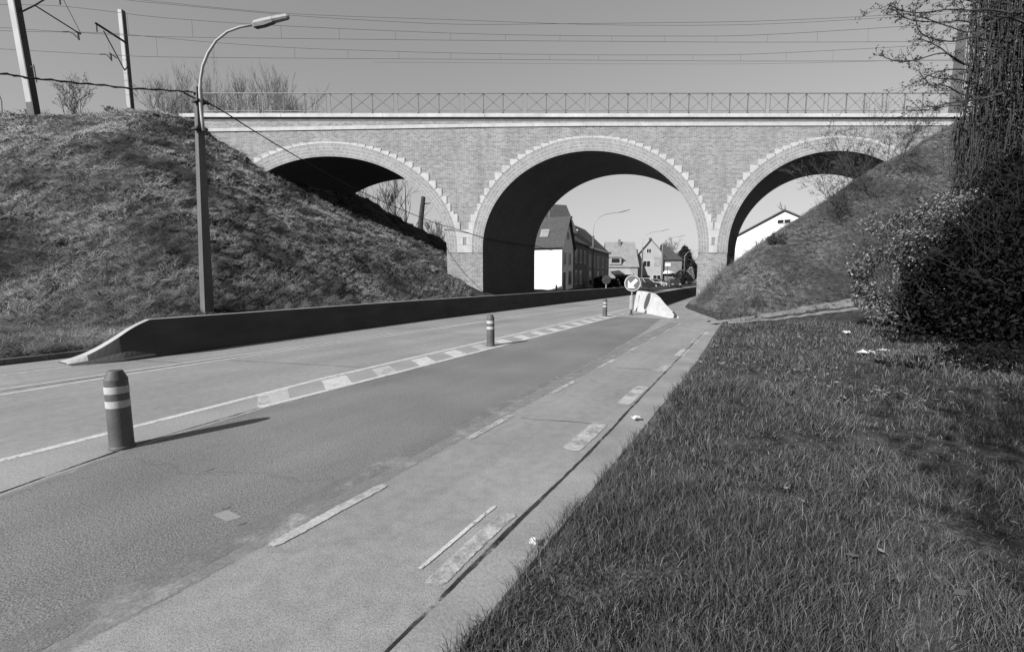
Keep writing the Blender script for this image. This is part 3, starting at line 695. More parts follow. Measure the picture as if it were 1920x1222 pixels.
c2=[(-80,86),(0,92),(200,103),(300,107),(550,109.5),(860,111.5),(1140,113.5),(1420,115),(1780,114),(2050,112)]
wire(c1,36,'contact_wire','nearer straight contact wire of the railway, above the viaduct railing')
wire(c2,38.2,'contact_wire','farther straight contact wire of the railway, lowest of the dark pair over the viaduct',r=.014)
wire([(-80,7),(0,9),(100,11),(190,20),(300,33),(470,45.5),(660,55),(860,63),(1040,67),(1240,68),(1420,66),(1720,48),(2000,26)],36,'catenary_wire','nearer sagging catenary wire with short droppers, upper one above the viaduct',[241,361,527,636,741,845,948,1050,1147,1247,1343,1440,1533,1628,1715],c1)
wire([(-80,52),(30,59),(190,62),(300,71),(400,80),(550,90),(700,95.5),(860,100),(1070,103),(1250,103.4),(1420,101.5),(1740,85),(2000,68)],38.2,'catenary_wire','farther sagging catenary wire with short droppers, lower one above the viaduct',[292,399,551,651,747,844,938,1031,1123,1214,1301,1391,1477,1565,1694],c2)
wire([(150,-12),(235,0),(300,7),(545,29),(700,39),(860,46),(1040,45.2),(1200,43.5),(1420,40),(1660,29),(2000,6)],34.5,'feeder_wire','topmost thin feeder wire crossing the sky, entering at the top left',r=.012)
wire([(200,-8),(300,4),(545,26),(860,38),(1040,44.6),(1200,47.8),(1420,46),(1670,33),(2000,12)],40.,'feeder_wire','second thin feeder wire crossing just under the topmost one',r=.013)
wire([(700,117),(860,118),(1100,120),(1420,120),(1680,114),(2000,106)],43,'return_wire','faint lowest wire behind the contact wires over the viaduct',r=.009)
def mastH(loc,h,tilt,label,w_=.46):
    o=thing('catenary_mast',loc,label,'mast','railway masts on the embankment');o.rotation_euler=(0,tilt,0)
    m=MB();a=w_/2;f=.06
    m.box(-a,a*.62,-a,-a+.2,-.5,h);m.build('mast_column',M['mast'],o)
    m=MB();m.box(a*.62+.002,a,-a-.01,a,-.5,h);m.build('mast_shaded_side',M['darkmetal'],o)  # dark strip standing in for the shaded side of the mast
    m=MB();m.box(-a-.01,a*.62-.005,-a-.012,-a+.19,-.3,1.0);m.build('mast_foot',M['mastlow'],o)
    return o
q=Y(65,212,33.);ms1=mastH((q.x,33.,q.z-.35),10.5,-.076,'near pale catenary mast with shade-coloured edge at the far left, leaning out of frame')
def mpart(o,name,segs,mat='darkmetal'):
    m=MB();inv=(Matrix.Translation(o.location)@o.rotation_euler.to_matrix().to_4x4()).inverted()
    for pts,r in segs: m.tube([inv@Vector(p) for p in pts],r,6)
    m.build(name,M[mat],o)
mpart(ms1,'bracket',[([Y(42,22,33),Y(66,10,34.2),Y(92,-6,35.5)],.05),([Y(66,11,34.2),Y(152,65,36)],.045),([Y(116,-6,35.6),Y(152,64,36)],.022)])
mpart(ms1,'steady_arm',[([Y(118,60,36),Y(130,60,36),Y(139,65,36),Y(149,75,36)],.045),([Y(146,60,36),Y(148,75,36)],.06)])
mpart(ms1,'insulator',[([Y(112,-2,35.6),Y(113,9,35.6)],.05)])
mpart(ms1,'cable_box',[([Y(63,122,32.7),Y(69,155,32.7)],.035),([Y(57,125,32.8),Y(63,127,32.7)],.03)])
q=Y(247,220,40.);ms2=mastH((q.x,40.,q.z-.3),8.75,-.012,'smaller pale catenary mast with a slanting bracket, second from left on the embankment',.36)
mpart(ms2,'bracket',[([Y(178,43,38),Y(237,81,40)],.085),([Y(194,58,38.3),Y(238,140,40)],.045),([Y(236,140,40),Y(243,143,40)],.05)])
mpart(ms2,'steady_arm',[([Y(187,102,38.2),Y(198,102,38.2),Y(204,107,38.2),Y(210,115,38.2)],.04),([Y(204,99,38.2),Y(219,109,39)],.04),([Y(207,100,38.2),Y(209,112,38.2)],.06)])
mpart(ms2,'insulator',[([Y(181,46,38.1),Y(182,60,38.1)],.045)])
mpart(ms2,'drop_rod',[([Y(201,78,38.4),Y(206,100,38.2)],.02)],'galv')
q=Y(1786,235,35.5);ms3=thing('catenary_mast',(q.x,35.5,12.8),'grey catenary mast half hidden behind the branches of the ivy tree','mast','railway masts on the embankment')
m=MB();hh=Y(1799,48,35.5).z-12.8;m.add([(-.3,-.2,-.5),(.3,-.2,-.5),(.3,.2,-.5),(-.3,.2,-.5),(-.2,-.15,hh),(.24,-.15,hh),(.24,.15,hh),(-.2,.15,hh)],[(0,3,2,1),(4,5,6,7),(0,1,5,4),(1,2,6,5),(2,3,7,6),(3,0,4,7)]);m.build('mast_column',M['pole'],ms3)
q=Y(4,222,33.4);m=WMB();o=thing('fence_post',q,'thin dark post on the embankment crest at the left frame edge','post');m.tube([q-Vector((0,0,.4)),Y(3,190,33.4),Y(-2,176,33.4)],.03,5);m.build('post_body',M['darkmetal'],o)
# ------------------------------------------------------------------ trees
def grow(m,p,d,L_,r,depth,spread=.5,up=.25,nch=(3,5),seg=4,shrink=.62,minr=.006,curve=.15,rnd=random,n=5,tips=None):
    pts=[p.copy()];rad=[r];dd=d.normalized()
    for i in range(seg):
        dd=(dd+Vector((rnd.uniform(-1,1),rnd.uniform(-1,1),rnd.uniform(-.6,.6)))*curve+Vector((0,0,up*.25))).normalized()
        pts.append(pts[-1]+dd*(L_/seg));rad.append(max(minr*.7,r*(1-.55*(i+1)/seg)))
    m.tube(pts,rad,n if depth>1 else 3,cap=False)
    if depth<=0:
        if tips is not None:tips.append((pts[-1],dd));tips.append((pts[-2],dd))
        return
    for _ in range(rnd.randint(*nch)):
        i=rnd.randint(1,seg);q=pts[i];dq=(pts[i]-pts[i-1]).normalized()
        s=Vector((rnd.uniform(-1,1),rnd.uniform(-1,1),rnd.uniform(-.4,.8)));s=s-dq*s.dot(dq)
        if s.length<1e-3:continue
        s.normalize();nd=(dq+s*spread*rnd.uniform(.6,1.5)+Vector((0,0,up))).normalized()
        grow(m,q,nd,L_*shrink*rnd.uniform(.75,1.15),max(minr,rad[i]*.6),depth-1,spread,up,nch,max(2,seg-1),shrink,minr,curve,rnd,n,tips)
def leaves(tips,per,size,jit,rs,flat=0.,shade=(0,1)):
    n=len(tips)*per;P=np.repeat(np.array([tuple(t[0]) for t in tips]),per,0)+rs.normal(0,jit,(n,3))
    return leafquads(P,size,rs,shade)
def leafquads(P,size,rs,shade=(0,1),updir=None):
    n=len(P);a=rs.normal(0,1,(n,3));a/=np.linalg.norm(a,axis=1)[:,None]
    b=rs.normal(0,1,(n,3));b-=a*(a*b).sum(1)[:,None];b/=np.linalg.norm(b,axis=1)[:,None]
    s=size*rs.uniform(.6,1.4,(n,1))
    v=np.stack([P-a*s,P+b*s*.45,P+a*s,P-b*s*.45],1).reshape(-1,3)
    f=np.arange(4*n).reshape(n,4);sh=np.repeat(rs.uniform(shade[0],shade[1],n)**1.5,4)
    return v,f,sh
def bare_tree(name,loc,h,label,cat,group,seed,depth=4,r=None,lean=(0,0),mat='twig',spread=.45,up=.5,trunk=.35,nch=(3,5),minr=.012,first=7,spreadr=None):
    rnd=random.Random(seed);o=thing(name,loc,label,cat,group);r=r or h*.014
    m=WMB();b=Vector(loc);pts=[b-Vector((0,0,.4))];rad=[r*1.15]
    nseg=7
    for i in range(1,nseg+1):
        t=i/nseg;pts.append(b+Vector((lean[0]*t+rnd.uniform(-.03,.03)*h*.3,lean[1]*t+rnd.uniform(-.03,.03)*h*.3,h*.85*t)));rad.append(r*(1-.85*t))
    m.tube(pts,rad,7,cap=False);m.build('trunk',M['bark' if mat!='twigdark' else 'twigdark'],o,smooth=True,recalc=False)
    m=WMB();tips=[]
    for k in range(first):
        t=trunk+(1-trunk)*(k+rnd.random())/first;i=min(nseg-1,int(t*nseg));f=t*nseg-i;p=pts[i].lerp(pts[i+1],f)
        a=rnd.uniform(0,6.28);d=Vector((math.cos(a)*spread*1.4,math.sin(a)*spread*1.4,up+.35))
        grow(m,p,d,h*.32*(1.15-t*.6),max(minr,rad[i]*.55),depth-1,spread,up*.6,nch,3,.62,minr,.14,rnd,4,tips)
    m.build('crown',M[mat],o,recalc=False);return o
k=0
for px,pt,d in ((335,150,50),(375,128,52),(420,118,50),(462,138,53),(500,126,51),(538,140,52),(572,150,54)):
    z0=2.;top=Y(px,pt,d).z;q=Y(px,300,d)
    bare_tree('bare_tree',(q.x,d,z0),(top-z0)*.84,['leafless tree behind the left end of the viaduct, leftmost of the row','tall leafless tree just right of the lamp arm behind the railing','tallest leafless tree behind the left railing','leafless tree in a low gap of the row behind the left railing','leafless tree fifth from the left behind the viaduct railing','slim leafless tree sixth from the left behind the viaduct railing','rightmost leafless tree behind the left part of the railing'][k],'tree','leafless trees behind the viaduct',100+k,4,up=.7,spread=.38,trunk=.35,nch=(4,6),minr=.013,first=15);k+=1
for j,(px,pb,d,h,lab) in enumerate(((744,440,50,14,'bare tree left of three seen through the left arch'),(762,440,51,13,'bare tree middle of three seen through the left arch'))):
    q=Y(px,pb,d);bare_tree('bare_tree',(q.x,d,ter(q.x,d)),h,lab,'tree','trees seen through the left arch',200+j,3,r=.2,spread=.5,up=.4,trunk=.15,nch=(2,4),minr=.02,first=9,mat='twig')
q=Y(790,440,50);o=thing('tree_stump',(q.x,50,ter(q.x,50)),'tall topped dark tree trunk with one side branch, seen through the left arch','tree','trees seen through the left arch')
m=WMB();m.tube([Vector((q.x,50,1)),Y(788,425,50),Y(791,395,50),Y(794,369,50)],[.3,.3,.26,.22],8);m.build('trunk',M['twigdark'],o);m=WMB();m.tube([Y(793,383,50),Y(799,382,50),Y(808,381,50)],[.08,.06,.04],5);m.build('branch',M['twigdark'],o)
for j,(px,d,pt) in enumerate(((700,60,372),(722,62,366),(825,60,430),(812,70,425))):
    q=Y(px,440,d);h=Y(px,pt,d).z
    bare_tree('bare_tree',(q.x,d,0),h,['bushy leafless tree leftmost in the left arch opening','second bushy leafless tree in the left arch opening','small bare bush tree beside the left pier, seen through the left arch','faint bare tree right of the topped trunk through the left arch'][j],'tree','trees seen through the left arch',300+j,4,r=.12,spread=.5,up=.5,trunk=.15,nch=(4,5),minr=.02,first=10)
for j,(px,py,w_,h_,lab) in enumerate(((140,222,2.6,2.0,'leafless bush on the crest between the two left masts'),(60,222,1.2,.6,'low scrub at the foot of the near left mast'),(205,222,1.2,.7,'low scrub on the crest left of the second mast'),(300,222,2.2,1.9,'pale leafless bush on the crest beside the viaduct end'),(275,220,.9,.5,'small dark scrub just right of the second mast'))):
    q=Y(px,py,33.6);o=thing('bare_bush',(q.x,33.6,12.9),lab,'bush','bushes on the left crest');rnd=random.Random(400+j);m=WMB();tips=[]
    for s in range(9 if j in(0,3) else 7): grow(m,Vector((q.x+rnd.uniform(-.25,.25)*w_,33.6+rnd.uniform(-.3,.3),12.6)),Vector((rnd.uniform(-.7,.7)*w_/2,rnd.uniform(-.4,.4),1)),h_*.8,.03,3,.6,.2,(3,4),3,.6,.01,.2,rnd,4,tips)
    m.build('branches',M['twig' if j==3 else 'twigdark'],o,recalc=False)
    if j!=3:
        rs=np.random.RandomState(j);v,f,s=leaves(tips[::3],1,.05,.05,rs);npmesh('leaves',M['darkleaf'],v-np.array(o.location),f,s,o)
# saplings on the right slope, in front of the right arch
for j,(px,py,h_,lx,lab) in enumerate(((1618,352,4.6,-1.3,'thorny leafless sapling in front of the crown of the right arch'),(1660,330,4.0,1.0,'leafless sapling near the right end of the viaduct'),(1580,392,3.4,-1.6,'tangled leafless shrub overhanging the right arch opening'),(1640,372,2.8,-.6,'low twiggy shrub below the thorny sapling on the right slope'),(1690,300,2.6,.3,'small sapling high on the right slope'),(1448,460,.9,-.2,'thin sapling in front of the white gable house'),(1362,500,1.4,-.3,'spiky dry weeds at the foot of the right pier'),(1585,425,2.2,-1.4,'dark leaning twig shrub left of the leafy bush'))):
    p=march(px,py,12,40);o=thing('sapling',p,lab,'sapling','saplings on the right slope');rnd=random.Random(500+j);m=WMB();tips=[]
    for s in range(3 if j<5 else 4): grow(m,p+Vector((rnd.uniform(-.2,.2),0,-.2)),Vector((lx*.35+rnd.uniform(-.5,.5),rnd.uniform(-.4,.4),1)),h_*.5,.025 if j<5 else .013,4,.75,.12,(3,4),4,.62,.0055,.2,rnd,4,tips)
    m.build('branches',M['twigdark'],o,recalc=False)
    rs=np.random.RandomState(j);v,f,s=leaves(tips,1,.03,.02,rs,shade=(.2,.9));npmesh('buds',M['bud'],v-np.array(o.location),f,s,o)
# ------------------------------------------------------------------ ivy tree on the right
it=thing('ivy_tree',(17.9,15.5,2.),'huge dark tree wrapped in hanging ivy filling the upper right corner','tree');rnd=random.Random(900);rs=np.random.RandomState(900)
m=WMB()
for (a,b,c,r0,r1) in (((17.6,15.5,1.5),(17.3,15.4,8),(17.0,15.2,14),.45,.3),((18.6,15.9,1.5),(18.4,15.6,8),(18.9,15.2,14),.5,.35),((17.1,15.2,1.5),(16.4,15.0,7),(16.2,15,13),.2,.1)):
    m.tube(cr([Vector(a),Vector(b),Vector(c)],6),[r0+(r1-r0)*k/12 for k in range(13)],9,cap=False)
m.build('trunk',M['twigdark'],it,smooth=True,recalc=False)
# hanging strands
m=WMB();LP=[]
for k in range(800):
    px=rnd.choice([rnd.uniform(1795,1870),rnd.uniform(1830,1990),rnd.uniform(1850,2100)]);d=rnd.uniform(14.6,16.6)
    edge=(px-1795)/120.
    zt=rnd.uniform(5,13.5);ln=rnd.uniform(1.,4.5)
    q=Y(px,300,d);x=q.x;zl=Y(px,rnd.uniform(300,372) if px<1870 else rnd.uniform(300,420),d).z
    pts=[];z=zt
    zb=max(zl,zt-ln)
    if zb>zt-.6:continue
    n=6
    for i in range(n+1):
        t=i/n;x+=rnd.uniform(-.05,.05);pts.append(Vector((x+.18*math.sin(t*2+k)*t,d+rnd.uniform(-.03,.03),zt+(zb-zt)*t)))
    m.tube(pts,[.012*(1-.5*i/n)*rnd.uniform(.6,1.6) for i in range(n+1)],3,cap=False)
    for p in pts[1:]:
        for _ in range(5 if px>1850 else 3): LP.append((p.x+rnd.uniform(-.12,.12),p.y+rnd.uniform(-.15,.1),p.z+rnd.uniform(-.25,.25)))
# twisted lower loop of stems
for k in range(46):
    px=rnd.uniform(1782,1850);d=15+rnd.uniform(-.3,.3);e=rnd.uniform(-8,10)
    pts=[Y(px+6,230,d),Y(px,270,d),Y(px+e,310,d),Y(1806+(px-1810)*.45+e,348,d),Y(1822+(px-1810)*.3,368,d)]
    m.tube(cr(pts,4),.016*rnd.uniform(.6,1.5),4,cap=False)
m.build('ivy_stems',M['ivystem'],it,recalc=False)
Pm=np.array(LP)
# dense dark mass behind
nM=60000;px=rs.uniform(1838,2350,nM)-35*rs.uniform(0,1,nM)**3;py=rs.uniform(-250,560,nM);dd=rs.uniform(15.2,18.5,nM)
sway=20*np.sin(py*.021)+14*np.sin(py*.057+1);keep=px>1852+sway+rs.uniform(-12,25,nM);px,py,dd=px[keep],py[keep],dd[keep]
t=dd/(F*cT-(py-611)*sT);X=np.stack([(px-960)*t,dd,H+(-(py-611)*cT-F*sT)*t],1)
clump=np.array([noise.noise(Vector((a*1.1,b*1.1,c*.55))) for a,b,c in X]);X=X[clump>-.38]
v,f,s=leafquads(X,.085,rs,(0,.7));v2,f2,s2=leafquads(Pm,.05,rs,(.1,1));npmesh('ivy_leaves',M['ivyleaf'],np.concatenate([v,v2])-np.array(it.location),np.concatenate([f,f2+len(v)]),np.concatenate([s,s2]),it)
# bare budding branches reaching left
m=WMB();tips=[]
def br(pts,r,kids=6,seed=0,sub=.55):
    rn=random.Random(seed);P=cr([Y(x,y,d) for x,y,d in pts],6);m.tube(P,[r*(1-.75*i/len(P))+.004 for i in range(len(P))],5,cap=False)
    for i in range(2,len(P)): tips.append((P[i],None))
    for k in range(kids):
        i=rn.randint(2,len(P)-2);d=(P[i+1]-P[i]).normalized();s=Vector((rn.uniform(-.4,.2),rn.uniform(-.4,.4),rn.uniform(-1,1)))
        grow(m,P[i],(d+s*.8),sub*rn.uniform(.6,1.4),.008,2,.7,-.05,(2,4),4,.6,.0045,.2,rn,4,tips)
BR=[[(1900,28,15),(1840,22,14.8),(1780,18,14.5),(1730,24,14.3),(1690,20,14.2),(1664,8,14.1)],[(1900,20,15),(1830,5,14.8),(1770,-8,14.5),(1720,2,14.3)],
 [(1880,90,15),(1830,70,14.8),(1785,78,14.6),(1740,70,14.4),(1722,55,14.2),(1716,25,14.1),(1722,0,14)],[(1850,130,15),(1800,118,14.8),(1760,88,14.6),(1722,72,14.4)],
 [(1870,140,15),(1810,120,14.8),(1770,100,14.6),(1720,112,14.4),(1690,116,14.3),(1660,108,14.2),(1654,95,14.1)],[(1860,60,15),(1810,40,14.8),(1770,42,14.5),(1710,38,14.3),(1680,22,14.2)],
 [(1840,135,15),(1790,130,14.8),(1750,138,14.6),(1725,152,14.4),(1710,158,14.3)],[(1840,190,15),(1800,175,14.8),(1770,160,14.6),(1745,160,14.5),(1725,138,14.4)],
 [(1850,205,15),(1790,198,14.8),(1745,205,14.6),(1700,208,14.4)],[(1860,170,15),(1800,150,14.8),(1765,148,14.5),(1735,140,14.4)],[(1870,35,15),(1820,60,14.8),(1780,50,14.5),(1735,35,14.3),(1705,28,14.2)],
 [(1960,20,13),(1900,24,13),(1850,18,13),(1800,22,13)],[(1960,60,13),(1900,35,13),(1860,30,13)],[(1880,175,14),(1840,185,14),(1790,192,14),(1755,200,14)]]
for j,b in enumerate(BR): br(b,.02 if j<11 else .04,9,seed=j,sub=.36)
m.build('branches',M['twigdark'],it,recalc=False)
v,f,s=leaves(tips,1,.035,.02,rs,shade=(.1,.8));npmesh('buds',M['bud'],v-np.array(it.location),f,s,it)
# ------------------------------------------------------------------ shrubs at right
def shrub(name,c,rad,label,seed,nleaf,size,mat,shade=(0,1),stems=10,hole=-.1,stemmat='twigdark',stretch=1):
    rs=np.random.RandomState(seed);rnd=random.Random(seed);c=Vector(c);base=Vector((c.x,c.y,ter(c.x,c.y)))
    o=thing(name,base,label,'shrub');m=WMB();tips=[]
    for k in range(stems):
        a=rnd.uniform(0,6.28);grow(m,base+Vector((rnd.uniform(-.3,.3),rnd.uniform(-.3,.3),-.1)),Vector((math.cos(a)*rad[0],math.sin(a)*rad[1],c.z-base.z+rad[2]*.6)),(c.z-base.z+rad[2])*.55,.03,3,.8,.1,(3,4),4,.6,.007,.2,rnd,4,tips)
    m.build('stems',M[stemmat],o,recalc=False)
    P=rs.normal(0,1,(nleaf*2,3));P/=np.linalg.norm(P,axis=1)[:,None];P*=rs.uniform(.25,1.0,(len(P),1))**.45
    rr=np.array([1+.35*noise.noise(Vector((p[0]*1.8,p[1]*1.8,p[2]*1.8+seed))) for p in P]);P=P*rr[:,None]*np.array(rad)+np.array(c)
    cl=np.array([noise.noise(Vector((a*1.3,b*1.3,d*1.3+seed)))+.5*noise.noise(Vector((a*3.5,b*3.5,d*3.5))) for a,b,d in P]);P=P[cl>hole]
    gz=np.array([ter(p[0],p[1]) for p in P]);P=P[P[:,2]>gz+.05][:nleaf]
    v,f,s=leafquads(P,size,rs,shade);npmesh('leaves',M[mat],v-np.array(base),f,s,o);return o
def C3(px,py,d): return Y(px,py,d)
shrub('leafy_shrub',C3(1672,500,13.),(1.15,1.0,1.45),'glossy light-leaved bush at the end of the dirt path',11,6000,.045,'leaf',(0,1),10,-.02)
shrub('leafy_shrub',C3(1735,445,13.),(1.0,1.0,1.15),'upper glossy bush directly right of the path-end bush',12,3800,.045,'leaf',(0,.9),8,.0)
shrub('leafy_shrub',C3(1800,392,14.),(1.0,.8,.6),'small bright-leaved bush under the hanging ivy',13,1500,.055,'leaf',(.1,1),6,.05)
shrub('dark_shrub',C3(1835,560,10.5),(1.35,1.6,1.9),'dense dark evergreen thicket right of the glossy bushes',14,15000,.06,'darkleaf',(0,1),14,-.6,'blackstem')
shrub('dark_shrub',C3(1960,520,9.5),(1.5,1.8,2.4),'evergreen thicket blackened for shade at the right frame edge',15,15000,.06,'darkleaf',(0,1),14,-.6,'blackstem')
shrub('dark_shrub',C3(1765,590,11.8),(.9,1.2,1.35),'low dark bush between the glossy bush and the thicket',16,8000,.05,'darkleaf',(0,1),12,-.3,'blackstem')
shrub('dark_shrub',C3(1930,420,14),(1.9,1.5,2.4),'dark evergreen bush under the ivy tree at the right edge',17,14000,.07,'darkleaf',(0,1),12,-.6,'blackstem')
shrub('leafy_shrub',C3(1735,560,11.4),(.9,.9,1.1),'sparse light-leaved bush in front of the dark thicket, lowest of the light ones',18,1300,.04,'leaf',(0,.8),8,.12)
rs=np.random.RandomState(44);P=[]
for _ in range(16000):
    y=rs.uniform(6.2,16);x=rs.uniform(.80,1.35)*y
    d=noise.noise(Vector((x*.7,y*.7,3)))+.5*noise.noise(Vector((x*2.5,y*2.5,3)))
    edge=x-(.62*y+2.6+.5*math.sin(y*2.1))
    if edge+d*1.6>0: P.append((x,y,ter(x,y)+rs.uniform(0,.28)*min(1,max(.15,edge*.5))))
v,f,s=leafquads(np.array(P),.055,rs);tag(npmesh('shadow_leaves',M['darkleaf'],v,f,s),'dark low undergrowth standing in for the shadow below the thicket','shadow_leaves',kind='stuff')  # dark leaves added to imitate the shadow below the thicket
bare_tree('bare_tree',(-.2,-4.4,.1),7.2,'budding tree added unseen behind the camera, shading the right foreground grass','tree',None,990,4,r=.14,lean=(-.5,.8),spread=.6,up=.35,trunk=.45,nch=(4,6),minr=.009,first=16)  # invented tree out of view, there to shade the foreground grass
rs=np.random.RandomState(99);P=rs.normal(0,1,(15000,3))*np.array([1.7,1.1,1.0])+np.array([-2.0,-3.3,5.7]);P=P+np.array([.9,-.2,0]);kk=P[:,2]/math.tan(EL);P=P[(P[:,1]<-.6)&(P[:,2]>3.6)&((P[:,0]+.7*kk)*V.x+(P[:,1]+.714*kk)*V.y>1.1)];cl=np.array([noise.noise(Vector((a*1.1,b*1.1,c*1.1))) for a,b,c in P]);P=P[cl>-.05]  # its leaves kept only where their shade falls on the verge
v,f,s=leafquads(P,.055,rs);tr=[o for o in bpy.data.objects if o.get('label','').startswith('budding tree')][0];npmesh('leaves',M['bud'],v-np.array(tr.location),f,s,tr)
# ------------------------------------------------------------------ grass
def blades(n,xs,ys,L0,W0,rs,lean=.5,bias=(0,0),shade=None,flat=False,zoff=0):
    zs=np.array([ter(a,b) for a,b in zip(xs,ys)])+zoff
    a=rs.uniform(0,2*np.pi,n);l=L0*rs.uniform(.5,1.3,n);le=np.abs(rs.normal(lean,.25,n))
    dx=np.cos(a)*le+bias[0];dy=np.sin(a)*le+bias[1];dz=np.ones(n) if not flat else rs.uniform(.05,.5,n)
    nn=np.sqrt(dx*dx+dy*dy+dz*dz);dx,dy,dz=dx/nn,dy/nn,dz/nn
    b=np.stack([xs,ys,zs],1);d=np.stack([dx,dy,dz],1);fa=rs.uniform(0,np.pi,n);side=np.stack([np.cos(fa),np.sin(fa),np.zeros(n)],1)*W0[:,None]*.5
    mid=b+d*(l*.55)[:,None];tip=mid+(d+np.stack([dx*.8,dy*.8,-.35-0*dz],1))*(l*.45)[:,None]
    v=np.stack([b-side,b+side,mid-side*.8,mid+side*.8,tip],1).reshape(-1,3)
    k=np.arange(n)*5;f=np.concatenate([np.stack([k,k+1,k+3],1),np.stack([k,k+3,k+2],1),np.stack([k+2,k+3,k+4],1)])
    return v,f,np.repeat(shade,5)
def lognoise(xs,ys,s,seed): return np.array([noise.noise(Vector((a*s,b*s,seed))) for a,b in zip(xs,ys)])
rs=np.random.RandomState(5)
n=380000;r=np.exp(rs.uniform(math.log(.75),math.log(19),n));th=rs.uniform(R(-32),R(80),n);xs=r*np.sin(th);ys=r*np.cos(th)
u_=xs*U.x+ys*U.y;v_=xs*V.x+ys*V.y;vr=np.array([vR(a) for a in u_]);thin=.035+.07*lognoise(xs,ys,2.3,8)
keep=(v_>vr+thin-.02)&(ys>.2);hh=np.array([hill(a,b) for a,b in zip(xs,ys)]);keep&=hh<1.2
PX=np.array([(p.x,p.y) for p in PATH]);keep2=np.ones(n,bool)
far=np.where(ys>11)[0]
for i in far:
    if keep[i] and np.min((PX[:,0]-xs[i])**2+(PX[:,1]-ys[i]-.15)**2)<.22: keep[i]=False
xs,ys,r=xs[keep],ys[keep],r[keep];n=len(xs)
dn=lognoise(xs,ys,.9,4)+.6*lognoise(xs,ys,3.1,6);keep=rs.uniform(0,1,n)<np.clip(.85+dn*1.1,.45,1);xs,ys,r,dn=xs[keep],ys[keep],r[keep],dn[keep];n=len(xs)
Wd=np.maximum(.0032,.0011*r)*rs.uniform(.6,1.3,n);Ln=np.clip(.095+.12*dn,.03,.26)*(1+.012*r)
sh=np.clip(rs.beta(1.2,4.2,n)+.25*(rs.uniform(0,1,n)<.07)+.12*lognoise(xs,ys,.5,12),0,1)
v,f,s=blades(n,xs,ys,Ln,Wd,rs,.45,shade=sh)
tag(npmesh('grass',M['grass'],v,f,s),'rough dark green grass of the verge right of the kerb','grass',kind='stuff')
# dead leaves and pale leaf scraps in the verge
n=6500;r=np.exp(rs.uniform(math.log(1.5),math.log(19),n));th=rs.uniform(R(0),R(58),n);xs=r*np.sin(th);ys=r*np.cos(th);u_=xs*U.x+ys*U.y;v_=xs*V.x+ys*V.y;vr=np.array([vR(a) for a in u_])
k_=(v_>vr+.1)&(lognoise(xs,ys,.55,21)+.5*lognoise(xs,ys,1.9,22)>.02)&(rs.uniform(0,1,n)<np.where(ys>5,1,.02));xs,ys=xs[k_],ys[k_];zs=np.array([ter(a,b)+.05+.06*rs.rand() for a,b in zip(xs,ys)])
v,f,s=leafquads(np.stack([xs,ys,zs],1),.036,rs,(0,1));v[:,2]=zs.repeat(4)+(v[:,2]-zs.repeat(4))*.4;tag(npmesh('fallen_leaves',M['deadleaf'],v,f,s),'scattered pale dead leaves in the verge grass','leaves',kind='stuff')
# left embankment: matted straw tufts
def bank(n,fn,L0,W0,name,mat,label,seed,leanb,tuft=.32,shb=0):
    rs=np.random.RandomState(seed);px,py,dlo=fn(rs,n)
    xs,ys=px,py
    cell=np.stack([np.floor(xs/tuft),np.floor(ys/tuft)],1);hsh=np.abs(np.sin(cell[:,0]*12.9898+cell[:,1]*78.233)*43758.5453)%1
    hs2=np.abs(np.sin(cell[:,0]*39.346+cell[:,1]*11.135)*24634.634)%1
    cx=(cell[:,0]+.5)*tuft;cy=(cell[:,1]+.5)*tuft;xs=cx+(xs-cx)*.75;ys=cy+(ys-cy)*.75
    zs=np.array([ter(a,b) for a,b in zip(xs,ys)])+.02;m_=len(xs)
    big=lognoise(xs,ys,.35,seed)+.5*lognoise(xs,ys,1.1,seed+1)
    ang=hsh*2*np.pi*.55+rs.normal(0,1.0,m_);dist=np.sqrt(xs**2+ys**2)
    l=L0*rs.uniform(.5,1.4,m_)*(.7+.6*hs2)
    dx=np.cos(ang)+leanb[0];dy=np.sin(ang)*.6+leanb[1];dz=rs.uniform(.1,1.0,m_)
    nn=np.sqrt(dx*dx+dy*dy+dz*dz);d=np.stack([dx/nn,dy/nn,dz/nn],1);b=np.stack([xs,ys,zs],1)
    Wd=W0*np.maximum(1,dist*.06)*rs.uniform(.6,1.3,m_)
    side=np.cross(d,np.stack([np.zeros(m_),-np.ones(m_)*.8,np.ones(m_)*.5],1));side/=np.linalg.norm(side,axis=1)[:,None]+1e-6;side*=Wd[:,None]*.5
    mid=b+d*(l*.5)[:,None];tip=mid+(d+np.array([0,-.1,-.75]))*(l*.5)[:,None]
    v=np.stack([b-side,b+side,mid-side*.8,mid+side*.8,tip],1).reshape(-1,3);k=np.arange(m_)*5
    f=np.concatenate([np.stack([k,k+1,k+3],1),np.stack([k,k+3,k+2],1),np.stack([k+2,k+3,k+4],1)])
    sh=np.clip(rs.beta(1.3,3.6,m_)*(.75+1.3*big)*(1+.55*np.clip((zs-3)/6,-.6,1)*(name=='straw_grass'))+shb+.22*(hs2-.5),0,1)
    return tag(npmesh(name,M[mat],v,f,np.repeat(sh,5)),label,'grass',kind='stuff')
def leftpts(rs,n):
    px=rs.uniform(-60,880,n);d=np.exp(rs.uniform(math.log(7),math.log(42),n));xs=(px-960)/868*d;ys=d
    u_=xs*U.x+ys*U.y;v_=xs*V.x+ys*V.y;h=np.array([hill(a,b) for a,b in zip(xs,ys)])
    k=(v_<-12.5)&(h>-1)&((h<12.9)|(rs.uniform(0,1,n)<.5))&(ys<41);k&=~((ys>33.6)&(xs<XL+.5)&(h<12.5))
    inw=(ys>33.9)&(ys<41.6)&(xs>XL)
    if inw.any():
        sh=SK*(ys-D0);a=AR[0];inside=(np.abs(xs-a[0]-sh)<a[1]);k&=(~inw)|inside
    return xs[k],ys[k],d
bank(340000,leftpts,.30,.0075,'straw_grass','straw','matted dead grass tufts covering the left embankment',31,(-.1,-.25))
